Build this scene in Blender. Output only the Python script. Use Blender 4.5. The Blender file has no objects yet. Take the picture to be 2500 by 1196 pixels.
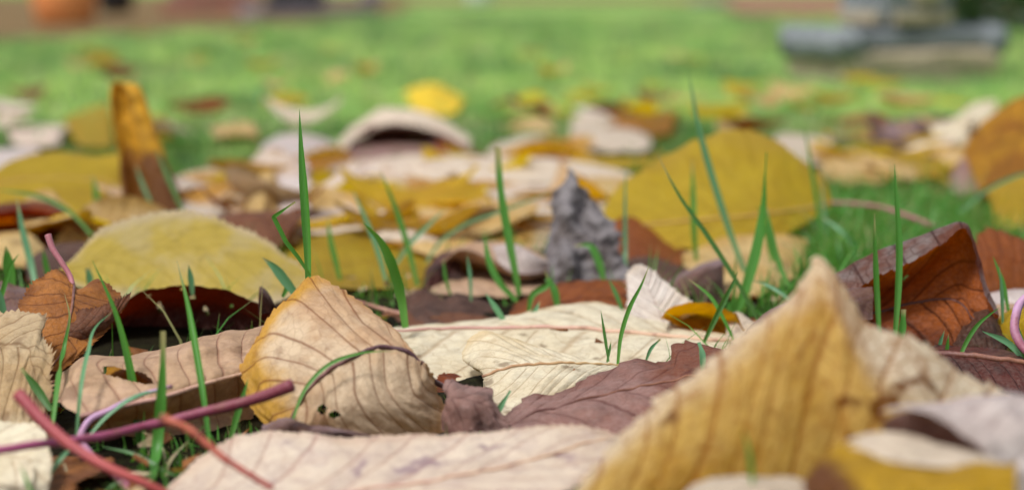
import bpy, math, random
import numpy as np
from mathutils import Vector

SC = bpy.context.scene
COL = SC.collection
R = math.radians
random.seed(7)
RNG = np.random.RandomState(7)

# ------------------------------------------------------------------ camera, sky, sun, exposure
CAM_H = 0.15
FPX = 4500.0                      # focal length in pixels of the 2500 px wide photograph
PITCH = math.atan(658.0 / FPX)
cam_d = bpy.data.cameras.new('camera')
cam = bpy.data.objects.new('camera', cam_d)
COL.objects.link(cam)
cam.location = (0, 0, CAM_H)
cam.rotation_euler = (math.pi / 2 - PITCH, 0, 0)
cam_d.sensor_width = 36.0
cam_d.sensor_fit = 'HORIZONTAL'
cam_d.lens = 36.0 * FPX / 2500.0
cam_d.clip_start = 0.02
cam_d.clip_end = 400.0
cam_d.dof.use_dof = True
cam_d.dof.focus_distance = 0.645
cam_d.dof.aperture_fstop = 6.5
cam_d.dof.aperture_blades = 7
SC.camera = cam

SUN_EL, SUN_AZ = R(64), R(-128)    # azimuth from +Y (away from the camera), clockwise
wd = bpy.data.worlds.new('World')
SC.world = wd
wd.use_nodes = True
wn = wd.node_tree
for n in list(wn.nodes):
    wn.nodes.remove(n)
w_out = wn.nodes.new('ShaderNodeOutputWorld')
w_bg = wn.nodes.new('ShaderNodeBackground')
w_sky = wn.nodes.new('ShaderNodeTexSky')
w_sky.sky_type = 'NISHITA'
w_sky.sun_disc = False
w_sky.sun_elevation = SUN_EL
w_sky.sun_rotation = SUN_AZ
w_sky.air_density = 1.0
w_sky.dust_density = 4.0
w_hsv = wn.nodes.new('ShaderNodeHueSaturation')
w_hsv.inputs['Saturation'].default_value = 0.4
wn.links.new(w_sky.outputs[0], w_hsv.inputs['Color'])
wn.links.new(w_hsv.outputs[0], w_bg.inputs[0])
w_bg.inputs[1].default_value = 0.078
wn.links.new(w_bg.outputs[0], w_out.inputs[0])

sun_d = bpy.data.lights.new('sun', 'SUN')
sun = bpy.data.objects.new('sun', sun_d)
COL.objects.link(sun)
sun_d.energy = 1.5
sun_d.angle = R(10)
sun_d.color = (1.0, 0.985, 0.96)
sdir = Vector((math.sin(SUN_AZ) * math.cos(SUN_EL), math.cos(SUN_AZ) * math.cos(SUN_EL), math.sin(SUN_EL)))
sun.rotation_euler = (-sdir).to_track_quat('-Z', 'Y').to_euler()
sun.location = (0, 0, 5)

SC.view_settings.view_transform = 'Standard'
SC.view_settings.look = 'None'
SC.view_settings.exposure = 1.0
SC.view_settings.gamma = 1.0
SC.view_settings.use_curve_mapping = False
SC.render.engine = 'CYCLES'
SC.cycles.max_bounces = 8
SC.cycles.transmission_bounces = 6
SC.cycles.use_denoising = True

# ------------------------------------------------------------------ helpers
TAN = math.tan(PITCH)
CF = np.array([0, math.cos(PITCH), -math.sin(PITCH)])
CU = np.array([0, math.sin(PITCH), math.cos(PITCH)])


def W(px, py, Y):
    """A point in metres that lies Y metres in front of the camera on the sight line of a photo pixel."""
    d = CF + np.array([(px - 1250.0) / FPX, 0, 0]) - CU * ((py - 598.0) / FPX)
    d = d * (Y / d[1])
    return np.array([d[0], d[1], d[2] + CAM_H])


def G(px, py, z=0.0):
    """The point of the sight line at height z."""
    d = CF + np.array([(px - 1250.0) / FPX, 0, 0]) - CU * ((py - 598.0) / FPX)
    t = (z - CAM_H) / d[2]
    return np.array([d[0] * t, d[1] * t, z])


def srgb(h):
    h = h.lstrip('#')
    c = [int(h[i:i + 2], 16) / 255.0 for i in (0, 2, 4)]
    return tuple([(x / 12.92 if x <= 0.04045 else ((x + 0.055) / 1.055) ** 2.4) for x in c] + [1.0])


def catmull(P, ts, t):
    """Non-uniform Catmull-Rom through P (n,...) at knots ts, evaluated at t."""
    P = np.asarray(P, float)
    ts = np.asarray(ts, float)
    n = len(P)
    if n == 2:
        a = ((t - ts[0]) / (ts[1] - ts[0])).reshape((-1,) + (1,) * (P.ndim - 1))
        return P[0] * (1 - a) + P[1] * a
    m = np.zeros_like(P)
    dt = np.diff(ts)
    sh = (-1,) + (1,) * (P.ndim - 1)
    sl = np.diff(P, axis=0) / dt.reshape(sh)
    m[1:-1] = (sl[:-1] * dt[1:].reshape(sh) + sl[1:] * dt[:-1].reshape(sh)) / (dt[:-1] + dt[1:]).reshape(sh)
    m[0] = sl[0]
    m[-1] = sl[-1]
    i = np.clip(np.searchsorted(ts, t, side='right') - 1, 0, n - 2)
    h = dt[i]
    s = (t - ts[i]) / h
    s = s.reshape(sh)
    h = h.reshape(sh)
    return ((2 * s ** 3 - 3 * s ** 2 + 1) * P[i] + (s ** 3 - 2 * s ** 2 + s) * h * m[i]
            + (-2 * s ** 3 + 3 * s ** 2) * P[i + 1] + (s ** 3 - s ** 2) * h * m[i + 1])


def resample(P, n):
    P = np.asarray(P, float)
    d = np.sqrt((np.diff(P, axis=0) ** 2).sum(1)) + 1e-6
    ts = np.concatenate([[0], np.cumsum(d)])
    ts /= ts[-1]
    return catmull(P, ts, np.linspace(0, 1, n))


def rail(pts):
    return np.array([W(*p) for p in pts])


def wave(x, y, seed, f=1.0, oct=7):
    r = np.random.RandomState(seed)
    s = np.zeros(np.broadcast(x, y).shape)
    for k in range(oct):
        a = r.uniform(0, 2 * math.pi)
        fr = f * r.uniform(0.6, 2.4)
        s = s + np.sin(fr * (math.cos(a) * x + math.sin(a) * y) * 2 * math.pi + r.uniform(0, 6.3)) / (0.6 + fr / f)
    return s / 2.6


def mesh_grid(name, P, mat, attrs=None, keep=None, smooth=True):
    """P (nu,nv,3) to a mesh; attrs name -> (nu,nv,3); keep (nu-1,nv-1) faces that stay."""
    nu, nv = P.shape[:2]
    i, j = np.meshgrid(np.arange(nu - 1), np.arange(nv - 1), indexing='ij')
    q = np.stack([i * nv + j, (i + 1) * nv + j, (i + 1) * nv + j + 1, i * nv + j + 1], -1)
    q = q[keep] if keep is not None else q.reshape(-1, 4)
    return mesh_raw(name, P.reshape(-1, 3), q.reshape(-1, 4), mat,
                    {k: v.reshape(-1, 3) for k, v in (attrs or {}).items()}, smooth)


def mesh_raw(name, V, Q, mat, attrs=None, smooth=True):
    me = bpy.data.meshes.new(name)
    V = np.asarray(V, np.float32)
    Q = np.asarray(Q, np.int32)
    k = Q.shape[1]
    me.vertices.add(len(V))
    me.vertices.foreach_set('co', V.ravel())
    me.loops.add(Q.size)
    me.loops.foreach_set('vertex_index', Q.ravel())
    me.polygons.add(len(Q))
    me.polygons.foreach_set('loop_start', np.arange(len(Q), dtype=np.int32) * k)
    me.polygons.foreach_set('use_smooth', np.full(len(Q), smooth))
    for nme, a in (attrs or {}).items():
        at = me.attributes.new(nme, 'FLOAT_VECTOR', 'POINT')
        at.data.foreach_set('vector', np.asarray(a, np.float32).ravel())
    me.update(calc_edges=True)
    me.validate()
    if mat is not None:
        me.materials.append(mat)
    return me


def link(name, me, parent=None, loc=None):
    o = bpy.data.objects.new(name, me)
    COL.objects.link(o)
    if parent is not None:
        o.parent = parent
    if loc is not None:
        o.location = loc
    return o


def tag(o, label, cat, group=None, kind=None):
    if label:
        o['label'] = label
    if cat:
        o['category'] = cat
    if group:
        o['group'] = group
    if kind:
        o['kind'] = kind
    return o


def tube_geo(path, rad, sides=8, n=None):
    path = np.asarray(path, float)
    rad = np.asarray(rad, float)
    if n:
        t0 = np.linspace(0, 1, len(rad))
        path = resample(path, n)
        rad = np.interp(np.linspace(0, 1, n), t0, rad)
    n = len(path)
    T = np.gradient(path, axis=0)
    T /= np.linalg.norm(T, axis=1)[:, None] + 1e-12
    a = np.array([0, 0, 1.0]) if abs(T[0][2]) < 0.9 else np.array([1.0, 0, 0])
    N = np.zeros_like(T)
    v = np.cross(T[0], a)
    v /= np.linalg.norm(v)
    for i in range(n):
        v = v - T[i] * np.dot(v, T[i])
        v /= np.linalg.norm(v) + 1e-12
        N[i] = v
    B = np.cross(T, N)
    ang = np.linspace(0, 2 * math.pi, sides, endpoint=False)
    ring = (path[:, None, :] + rad[:, None, None] * (np.cos(ang)[None, :, None] * N[:, None, :] + np.sin(ang)[None, :, None] * B[:, None, :]))
    V = ring.reshape(-1, 3)
    i, j = np.meshgrid(np.arange(n - 1), np.arange(sides), indexing='ij')
    jn = (j + 1) % sides
    Q = np.stack([i * sides + j, i * sides + jn, (i + 1) * sides + jn, (i + 1) * sides + j], -1).reshape(-1, 4)
    V = np.vstack([V, path[0] - T[0] * rad[0] * 0.3, path[-1] + T[-1] * rad[-1] * 0.3])
    c0, c1 = len(V) - 2, len(V) - 1
    caps = []
    for j in range(0, sides, 2):
        caps.append([c0, (j + 2) % sides, (j + 1) % sides, j])
        b = (n - 1) * sides
        caps.append([c1, b + j, b + (j + 1) % sides, b + (j + 2) % sides])
    Q = np.vstack([Q, np.array(caps)])
    tt = np.repeat(np.linspace(0, 1, n), sides)
    tt = np.concatenate([tt, [0, 1]])
    return V, Q, np.stack([tt, tt * 0, tt * 0], -1)


def tube(name, path, rad, mat, parent=None, sides=10, n=None, origin=None):
    V, Q, A = tube_geo(path, rad, sides, n)
    org = np.zeros(3) if origin is None else np.asarray(origin)
    me = mesh_raw(name, V - org, Q, mat, {'along': A})
    return link(name, me, parent)


# ------------------------------------------------------------------ materials
class NT:
    def __init__(s, name):
        s.m = bpy.data.materials.new(name)
        s.m.use_nodes = True
        s.t = s.m.node_tree
        for n in list(s.t.nodes):
            s.t.nodes.remove(n)
        s.out = s.n('ShaderNodeOutputMaterial')

    def n(s, typ, **kw):
        nd = s.t.nodes.new(typ)
        for k, v in kw.items():
            setattr(nd, k, v)
        return nd

    def l(s, a, b):
        s.t.links.new(a, b)

    def val(s, sock, x):
        if hasattr(x, 'is_linked') or hasattr(x, 'links'):
            s.l(x, sock)
        else:
            sock.default_value = x

    def math(s, op, a, b=None, c=None, clamp=False):
        nd = s.n('ShaderNodeMath', operation=op, use_clamp=clamp)
        s.val(nd.inputs[0], a)
        if b is not None:
            s.val(nd.inputs[1], b)
        if c is not None:
            s.val(nd.inputs[2], c)
        return nd.outputs[0]

    def mix(s, f, a, b, blend='MIX'):
        nd = s.n('ShaderNodeMix', data_type='RGBA', blend_type=blend, clamp_factor=True)
        s.val(nd.inputs[0], f)
        s.val(nd.inputs[6], a)
        s.val(nd.inputs[7], b)
        return nd.outputs[2]

    def smooth(s, x, a, b, lo=0.0, hi=1.0):
        nd = s.n('ShaderNodeMapRange', interpolation_type='SMOOTHSTEP', clamp=True)
        s.val(nd.inputs[0], x)
        nd.inputs[1].default_value = a
        nd.inputs[2].default_value = b
        nd.inputs[3].default_value = lo
        nd.inputs[4].default_value = hi
        return nd.outputs[0]

    def noise(s, vec, scale, detail=3.0, rough=0.55):
        nd = s.n('ShaderNodeTexNoise')
        nd.inputs['Scale'].default_value = scale
        nd.inputs['Detail'].default_value = detail
        nd.inputs['Roughness'].default_value = rough
        if vec is not None:
            s.l(vec, nd.inputs['Vector'])
        return nd.outputs['Fac']


def leaf_mat(name, top, under, vein, blotch, blotch_amt=0.5, trans=0.3, tcol=None, edge=None, edge_amt=0.4,
             spot=0.3, spot_col='3a1d10', vein_amt=0.6, ter_amt=0.25, base=None, rough=0.55, tipc=None, vw=1.0, grit=1.0, elo=0.8):
    """Dead leaf: upper side, paler underside, veins, blotches, margin browned or painted paler as if lit, specks and light coming through."""
    t = NT(name)
    at = t.n('ShaderNodeAttribute', attribute_name='vein')      # phase of the side veins, v, u
    sx = t.n('ShaderNodeSeparateXYZ')
    t.l(at.outputs['Vector'], sx.inputs[0])
    ph, v, u = sx.outputs[0], sx.outputs[1], sx.outputs[2]
    av = t.math('ABSOLUTE', v)
    oi = t.n('ShaderNodeObjectInfo')
    rnd = oi.outputs['Random']
    tc = t.n('ShaderNodeTexCoord')
    off = t.n('ShaderNodeVectorMath', operation='ADD')
    cmb = t.n('ShaderNodeCombineXYZ')
    r10 = t.math('MULTIPLY', rnd, 37.0)
    t.l(r10, cmb.inputs[0])
    t.l(r10, cmb.inputs[1])
    t.l(tc.outputs['Object'], off.inputs[0])
    t.l(cmb.outputs[0], off.inputs[1])
    P = off.outputs[0]
    # vein masks
    fr = t.math('FRACT', ph)
    d = t.math('ABSOLUTE', t.math('SUBTRACT', fr, 0.5))
    wv = t.math('MULTIPLY_ADD', av, -0.03 * vw, 0.072 * vw)
    sec = t.math('SUBTRACT', 1.0, t.math('DIVIDE', d, wv), clamp=True)
    sec = t.math('POWER', sec, 0.7)
    secw = t.math('SUBTRACT', 1.0, t.math('DIVIDE', d, 0.22), clamp=True)
    mid = t.math('SUBTRACT', 1.0, t.math('DIVIDE', av, 0.035), clamp=True)
    cv = t.n('ShaderNodeCombineXYZ')
    t.l(t.math('MULTIPLY', ph, 2.6), cv.inputs[0])
    t.l(t.math('MULTIPLY', v, 13.0), cv.inputs[1])
    t.l(r10, cv.inputs[2])
    vo = t.n('ShaderNodeTexVoronoi', feature='DISTANCE_TO_EDGE')
    vo.inputs['Scale'].default_value = 1.0
    t.l(cv.outputs[0], vo.inputs['Vector'])
    ter = t.math('SUBTRACT', 1.0, t.math('DIVIDE', vo.outputs['Distance'], 0.055 * vw), clamp=True)
    cv2 = t.n('ShaderNodeCombineXYZ')
    t.l(t.math('MULTIPLY', ph, 9.0), cv2.inputs[0])
    t.l(t.math('MULTIPLY', v, 42.0), cv2.inputs[1])
    t.l(r10, cv2.inputs[2])
    vo2 = t.n('ShaderNodeTexVoronoi', feature='DISTANCE_TO_EDGE')
    vo2.inputs['Scale'].default_value = 1.0
    t.l(cv2.outputs[0], vo2.inputs['Vector'])
    qua = t.math('SUBTRACT', 1.0, t.math('DIVIDE', vo2.outputs['Distance'], 0.12), clamp=True)
    # colour
    geo = t.n('ShaderNodeNewGeometry')
    c = t.mix(geo.outputs['Backfacing'], srgb(top), srgb(under))
    n1 = t.noise(P, 34.0, 4.0, 0.6)
    c = t.mix(t.smooth(n1, 0.42, 0.60, 0.0, blotch_amt), c, srgb(blotch))
    if base is not None:       # another colour towards the stalk end, with a ragged boundary
        bb = t.math('ADD', u, t.math('MULTIPLY', t.math('SUBTRACT', n1, 0.5), 0.7))
        c = t.mix(t.smooth(bb, base[1], base[2], base[3] if len(base) > 3 else 0.9, 0.0), c, srgb(base[0]))
    if tipc is not None:
        bb = t.math('ADD', u, t.math('MULTIPLY', t.math('SUBTRACT', n1, 0.5), 0.6))
        bb = t.math('ADD', bb, t.math('MULTIPLY', v, tipc[3]))
        c = t.mix(t.smooth(bb, tipc[1], tipc[2], 0.0, 0.9), c, srgb(tipc[0]))
    n2 = t.noise(P, 150.0, 4.0, 0.65)
    c = t.mix(t.smooth(n2, 0.42, 0.66, 0.0, 0.42 * grit), c, t.mix(0.6, c, srgb(spot_col)))
    n3 = t.noise(P, 900.0, 2.0)
    c = t.mix(t.smooth(n3, 0.3, 0.7, 0.0, 0.10), c, t.mix(0.5, c, srgb('f2eadc')))
    if edge is not None:
        e = t.math('ADD', av, t.math('MULTIPLY', t.math('SUBTRACT', n1, 0.5), 0.5))
        c = t.mix(t.smooth(e, elo, 1.02, 0.0, edge_amt), c, srgb(edge))
    c = t.mix(t.math('MULTIPLY', secw, vein_amt * 0.13), c, srgb(vein))
    c = t.mix(t.math('MULTIPLY', qua, ter_amt * 0.35), c, srgb(vein))
    c = t.mix(t.math('MULTIPLY', ter, ter_amt), c, srgb(vein))
    c = t.mix(t.math('MULTIPLY', sec, vein_amt), c, srgb(vein))
    c = t.mix(t.math('MULTIPLY', mid, vein_amt), c, srgb(vein))
    n4 = t.noise(P, 75.0, 3.0, 0.5)
    c = t.mix(t.smooth(n4, 0.66 - 0.09 * spot, 0.73 - 0.07 * spot, 0.0, min(0.9, spot * 1.5)), c, srgb(spot_col))
    hs = t.n('ShaderNodeHueSaturation')
    t.l(c, hs.inputs['Color'])
    t.l(t.math('MULTIPLY_ADD', rnd, 0.22, 0.9), hs.inputs['Value'])
    c = hs.outputs[0]
    # relief
    hgt = t.math('MULTIPLY_ADD', sec, 1.0, t.math('MULTIPLY', ter, 0.45))
    hgt = t.math('MULTIPLY_ADD', qua, 0.22, hgt)
    hgt = t.math('MULTIPLY_ADD', n2, 1.3, hgt)
    hgt = t.math('MULTIPLY_ADD', n3, 0.35, hgt)
    bp = t.n('ShaderNodeBump')
    bp.inputs['Strength'].default_value = 0.55
    bp.inputs['Distance'].default_value = 0.0005
    t.l(hgt, bp.inputs['Height'])
    pr = t.n('ShaderNodeBsdfPrincipled')
    t.l(c, pr.inputs['Base Color'])
    pr.inputs['Roughness'].default_value = rough
    pr.inputs['Specular IOR Level'].default_value = 0.2
    t.l(bp.outputs[0], pr.inputs['Normal'])
    tr = t.n('ShaderNodeBsdfTranslucent')
    tcc = t.mix(0.65, c, srgb(tcol or top))
    h2 = t.n('ShaderNodeHueSaturation')
    h2.inputs['Saturation'].default_value = 1.25
    t.l(tcc, h2.inputs['Color'])
    t.l(h2.outputs[0], tr.inputs['Color'])
    mx = t.n('ShaderNodeMixShader')
    mx.inputs[0].default_value = trans
    t.l(pr.outputs[0], mx.inputs[1])
    t.l(tr.outputs[0], mx.inputs[2])
    t.l(mx.outputs[0], t.out.inputs[0])
    return t.m


def stalk_mat(name, a, b, fuzz='d8b8c0', rough=0.55):
    t = NT(name)
    at = t.n('ShaderNodeAttribute', attribute_name='along')
    sx = t.n('ShaderNodeSeparateXYZ')
    t.l(at.outputs['Vector'], sx.inputs[0])
    tc = t.n('ShaderNodeTexCoord')
    n1 = t.noise(tc.outputs['Object'], 160.0, 4.0)
    n2 = t.noise(tc.outputs['Object'], 1500.0, 2.0)
    f = t.math('ADD', sx.outputs[0], t.math('MULTIPLY', t.math('SUBTRACT', n1, 0.5), 0.8))
    c = t.mix(t.smooth(f, 0.1, 0.9), srgb(a), srgb(b))
    c = t.mix(t.smooth(sx.outputs[0], 0.05, 0.0, 0, 0.7), c, srgb('6a4434'))
    c = t.mix(t.smooth(n1, 0.56, 0.66, 0, 0.5), c, srgb('7a4a3c'))
    c = t.mix(t.smooth(n2, 0.35, 0.75, 0, 0.2), c, t.mix(0.4, c, srgb(fuzz)))
    pr = t.n('ShaderNodeBsdfPrincipled')
    t.l(c, pr.inputs['Base Color'])
    pr.inputs['Roughness'].default_value = rough
    pr.inputs['Specular IOR Level'].default_value = 0.4
    pr.inputs['Sheen Weight'].default_value = 0.08
    bp = t.n('ShaderNodeBump')
    bp.inputs['Strength'].default_value = 0.4
    bp.inputs['Distance'].default_value = 0.0003
    t.l(n1, bp.inputs['Height'])
    t.l(bp.outputs[0], pr.inputs['Normal'])
    t.l(pr.outputs[0], t.out.inputs[0])
    return t.m


def grass_mat(name, base, tip, alt, dry, dry_amt, trans=0.4, patch=None, tcol='7fb52c'):
    """attribute blade = (t along, per blade random, across -1..1)"""
    t = NT(name)
    at = t.n('ShaderNodeAttribute', attribute_name='blade')
    sx = t.n('ShaderNodeSeparateXYZ')
    t.l(at.outputs['Vector'], sx.inputs[0])
    tt, rr, ac = sx.outputs
    c = t.mix(t.smooth(tt, 0.0, 0.55), srgb(base), srgb(tip))
    c = t.mix(t.math('MULTIPLY', t.math('FRACT', t.math('MULTIPLY', rr, 7.31)), 0.85), c, srgb(alt))
    isd = t.math('LESS_THAN', t.math('FRACT', t.math('MULTIPLY', rr, 13.7)), dry_amt)
    c = t.mix(isd, c, srgb(dry))
    tipb = t.math('MULTIPLY', t.smooth(tt, 0.78, 0.97), t.math('GREATER_THAN', t.math('FRACT', t.math('MULTIPLY', rr, 3.77)), 0.45))
    c = t.mix(tipb, c, srgb('a89a68'))
    if patch:
        gp_ = t.n('ShaderNodeNewGeometry')
        q1 = t.noise(gp_.outputs['Position'], 2.6, 3.0, 0.6)
        q2 = t.noise(gp_.outputs['Position'], 9.0, 3.0, 0.6)
        c = t.mix(t.smooth(q1, 0.47, 0.56, 0, 0.85), c, srgb(patch[0]))
        c = t.mix(t.smooth(q2, 0.51, 0.58, 0, 0.8), c, srgb(patch[1]))
        c = t.mix(t.smooth(q2, 0.47, 0.40, 0, 0.85), c, srgb(patch[2]))
    # fine lengthwise ribs
    rib = t.math('SINE', t.math('MULTIPLY', ac, 24.0))
    c = t.mix(t.math('MULTIPLY_ADD', rib, 0.10, 0.10), c, t.mix(0.5, c, srgb('d7e8b0')))
    pr = t.n('ShaderNodeBsdfPrincipled')
    t.l(c, pr.inputs['Base Color'])
    pr.inputs['Roughness'].default_value = 0.42
    pr.inputs['Specular IOR Level'].default_value = 0.45
    tr = t.n('ShaderNodeBsdfTranslucent')
    t.l(t.mix(0.5, c, srgb(tcol)), tr.inputs['Color'])
    mx = t.n('ShaderNodeMixShader')
    mx.inputs[0].default_value = trans
    t.l(pr.outputs[0], mx.inputs[1])
    t.l(tr.outputs[0], mx.inputs[2])
    t.l(mx.outputs[0], t.out.inputs[0])
    return t.m


def rough_mat(name, cols, scale, bump=0.4, dist=0.004, rough=0.85, speck=0.3):
    t = NT(name)
    tc = t.n('ShaderNodeTexCoord')
    P = tc.outputs['Object']
    n1 = t.noise(P, scale, 5.0, 0.6)
    n2 = t.noise(P, scale * 4.3, 5.0, 0.65)
    n3 = t.noise(P, scale * 22, 3.0, 0.6)
    c = t.mix(t.smooth(n1, 0.35, 0.65), srgb(cols[0]), srgb(cols[1]))
    c = t.mix(t.smooth(n2, 0.45, 0.7, 0, 0.75), c, srgb(cols[2]))
    c = t.mix(t.smooth(n3, 0.4, 0.7, 0, speck), c, srgb(cols[3]))
    pr = t.n('ShaderNodeBsdfPrincipled')
    t.l(c, pr.inputs['Base Color'])
    pr.inputs['Roughness'].default_value = rough
    pr.inputs['Specular IOR Level'].default_value = 0.08 if rough > 0.8 else 0.4
    bp = t.n('ShaderNodeBump')
    bp.inputs['Strength'].default_value = bump
    bp.inputs['Distance'].default_value = dist
    t.l(t.math('MULTIPLY_ADD', n3, 0.4, n2), bp.inputs['Height'])
    t.l(bp.outputs[0], pr.inputs['Normal'])
    t.l(pr.outputs[0], t.out.inputs[0])
    return t.m


M = {}
M['cream'] = leaf_mat('leaf_cream', 'e2dcc8', 'dfd5ba', '94704a', 'd0be9a', 0.5, 0.22, 'd8c080', 'b99a66', 0.4, 0.4, '6a5038', 0.45, 0.26)
M['pinkcream'] = leaf_mat('leaf_pink_cream', 'd4c7b8', 'd0c0ac', '8e5c58', 'c2ae98', 0.5, 0.2, 'd2b080', 'b08a70', 0.35, 0.4, '7c6070', 0.5, 0.28)
M['pinktan'] = leaf_mat('leaf_pink_tan', 'd2baa6', 'c8a688', '84503f', 'bd9a74', 0.6, 0.22, 'b08040', '8a6a50', 0.3, 0.2, '5a3a2a', 0.55, 0.2)
M['curl'] = leaf_mat('leaf_curled_tan', 'd8c0a0', 'd2b898', '6c3018', 'c09870', 0.7, 0.3, 'd8a860', 'a8743c', 0.4, 0.25, '6a3c22', 0.7, 0.22,
                     tipc=('c89412', 0.78, 1.0, -0.5))
M['rust'] = leaf_mat('leaf_rust', 'a8540f', '9c4c12', '2c0c06', '78360c', 0.8, 0.48, 'd06a14', '3a2016', 0.4, 0.35, '2c120a', 0.8, 0.4, rough=0.5)
M['rustlit'] = leaf_mat('leaf_rust_light', 'b0601c', '9c5216', '5a2408', '924610', 0.5, 0.4, 'd07a1c', '4a2a18', 0.4, 0.25, '3c1a0c', 0.7, 0.3, rough=0.5)
M['darkred'] = leaf_mat('leaf_dark_red', '56200f', '4e1a0e', '1a0808', '2a0e08', 0.8, 0.14, '7a220e', '1c0a08', 0.3, 0.4, '160606', 0.7, 0.3, rough=0.4)
M['brown'] = leaf_mat('leaf_brown', '9a602c', '74462a', '3e1e12', '6e3c1a', 0.8, 0.22, 'a05a20', '4a2c1c', 0.4, 0.35, '2c160e', 0.7, 0.35)
M['darkbrown'] = leaf_mat('leaf_dark_brown', '5e3620', '4c2a1a', '28120c', '3c2012', 0.6, 0.12, '70401c', '2a1610', 0.4, 0.3, '1c0e0a', 0.6, 0.3)
M['mauve'] = leaf_mat('leaf_mauve', 'a4847c', '96766e', '502c28', '84584a', 0.6, 0.16, '8a4a28', '5a3a30', 0.4, 0.25, '33201e', 0.55, 0.22)
M['grey'] = leaf_mat('leaf_grey', '8c888a', '827c7e', '4c4648', '4e423e', 0.95, 0.1, '807060', '5c5258', 0.3, 0.5, '2e2828', 0.6, 0.3)
M['lilac'] = leaf_mat('leaf_lilac_grey', 'b4a4aa', '6c4a3c', '76606a', '9c8a90', 0.5, 0.16, '9a6a50', '8a7074', 0.3, 0.2, '4c383c', 0.45, 0.2)
M['yellow'] = leaf_mat('leaf_yellow', 'ccac1e', 'c6a61e', '86640e', 'b08a10', 0.5, 0.55, 'f0d01c', 'b08c48', 0.45, 0.14, '5c401c', 0.22, 0.12, grit=0.5)
M['yellowpale'] = leaf_mat('leaf_yellow_pale', 'dcc050', 'd8bc54', '86661e', 'd8c490', 0.6, 0.48, 'f0cc34', 'dcc8a4', 0.9, 0.2, '4a3414', 0.2, 0.12, grit=0.3, elo=0.6)  # pale margin paints the lighter shading of the leaf's upper edge
M['ochre'] = leaf_mat('leaf_ochre', 'dcb878', 'd6b05c', '94561c', 'c0902c', 0.75, 0.5, 'e4a81c', 'e8dac0', 0.9, 0.6, '5a2a0c', 0.8, 0.7, vw=1.15, elo=0.62, tipc=('e2d2b0', 0.60, 0.78, 0.0))  # pale margin paints sky light onto the upturned rim
M['amber'] = leaf_mat('leaf_amber', 'ca920e', 'c0880c', '6a3a0a', '9c5e08', 0.8, 0.5, 'dca014', '5e3616', 0.5, 0.35, '3c1c0c', 0.5, 0.25)
M['tan'] = leaf_mat('leaf_tan', 'd6ba88', 'd0b278', '8e6838', 'c29c54', 0.7, 0.3, 'd0a040', 'a8803c', 0.4, 0.2, '5c3c20', 0.35, 0.15)
M['pale'] = leaf_mat('leaf_pale', 'dfd5cb', 'd2c2ac', '86645a', 'd0bea6', 0.5, 0.2, 'd0b890', 'b8a488', 0.3, 0.2, '7c6a60', 0.6, 0.12)
M['bright'] = leaf_mat('leaf_bright_yellow', 'fcd824', 'fcd428', 'c8a020', 'f4c81c', 0.3, 0.4, 'f4d020', None, 0.4, 0.05, '8c6a1c', 0.2, 0.1)
M['tube'] = leaf_mat('leaf_rolled_brown', '80500f', '6e4212', '40200c', '58300c', 0.6, 0.25, 'b06c14', '4a2814', 0.3, 0.25, '2c140a', 0.4, 0.2,
                     tipc=('d8a010', 0.36, 0.55, 0.0))

M['corner'] = leaf_mat('leaf_corner_yellow', 'cca20a', 'c4980c', '6a4a0a', 'a87c08', 0.5, 0.4, 'd0ac10', None, 0.4, 0.1, '3c1c0c', 0.3, 0.15,
                       base=('5a200c', 0.08, 0.3, 0.95))
M['orangebrown'] = leaf_mat('leaf_orange_brown', 'b8742e', 'a8682c', '4e2210', '94561e', 0.7, 0.3, 'c07820', '6a3c1c', 0.4, 0.3, '3a1c10', 0.75, 0.4)
M['paletan'] = leaf_mat('leaf_pale_tan', 'd0bd9c', 'c6ae88', '74502f', 'b89666', 0.7, 0.22, 'c89c58', 'a88460', 0.4, 0.25, '5a3a22', 0.6, 0.3)
M['rustgrey'] = leaf_mat('leaf_rust_grey_rim', 'aaa09c', 'a85614', '260a06', '7a360c', 0.85, 0.44, 'bc5c14', '3a2016', 0.4, 0.35, '2c120a', 0.85, 0.55, rough=0.5, vw=1.3)
M['violetpale'] = leaf_mat('leaf_violet_pale', 'd2c8c4', 'ccc0ba', '86706c', 'b4a29a', 0.5, 0.18, 'c8a890', '9a8088', 0.3, 0.15, '5c444c', 0.5, 0.2)
M['mauvebrown'] = leaf_mat('leaf_mauve_brown', '9a7a72', '8c6a62', '50241e', '7c4c3e', 0.6, 0.18, '8a4a28', '5a3a30', 0.4, 0.3, '33201e', 0.6, 0.3, tipc=('6a3418', 0.58, 0.78, 0.0))
M['rib_brown'] = stalk_mat('rib_brown', '5a3026', '8a5a3c')
M['rib_dark'] = stalk_mat('rib_dark', '2e1410', '3e1c12')
M['rib_pink'] = stalk_mat('rib_pink', 'b98c80', 'c8a688')
M['rib_tan'] = stalk_mat('rib_tan', 'a5805a', 'b89a6a')
M['rib_purple'] = stalk_mat('rib_purple', '46262c', '74463c')
M['rib_yellow'] = stalk_mat('rib_yellow', 'a47c2c', 'b4923a')
M['stalk_red'] = stalk_mat('stalk_red', 'a4403a', '8c2c34')
M['stalk_crimson'] = stalk_mat('stalk_crimson', '98446a', '6e2030')
M['stalk_lilac'] = stalk_mat('stalk_lilac', 'b08cae', '8c4c5c')
M['stalk_orange'] = stalk_mat('stalk_orange', 'b0583c', '983026')
M['stalk_pink'] = stalk_mat('stalk_pink', 'a4646c', '9c5c64')
M['stalk_brown'] = stalk_mat('stalk_brown', '8a5a44', 'a07860')

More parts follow.
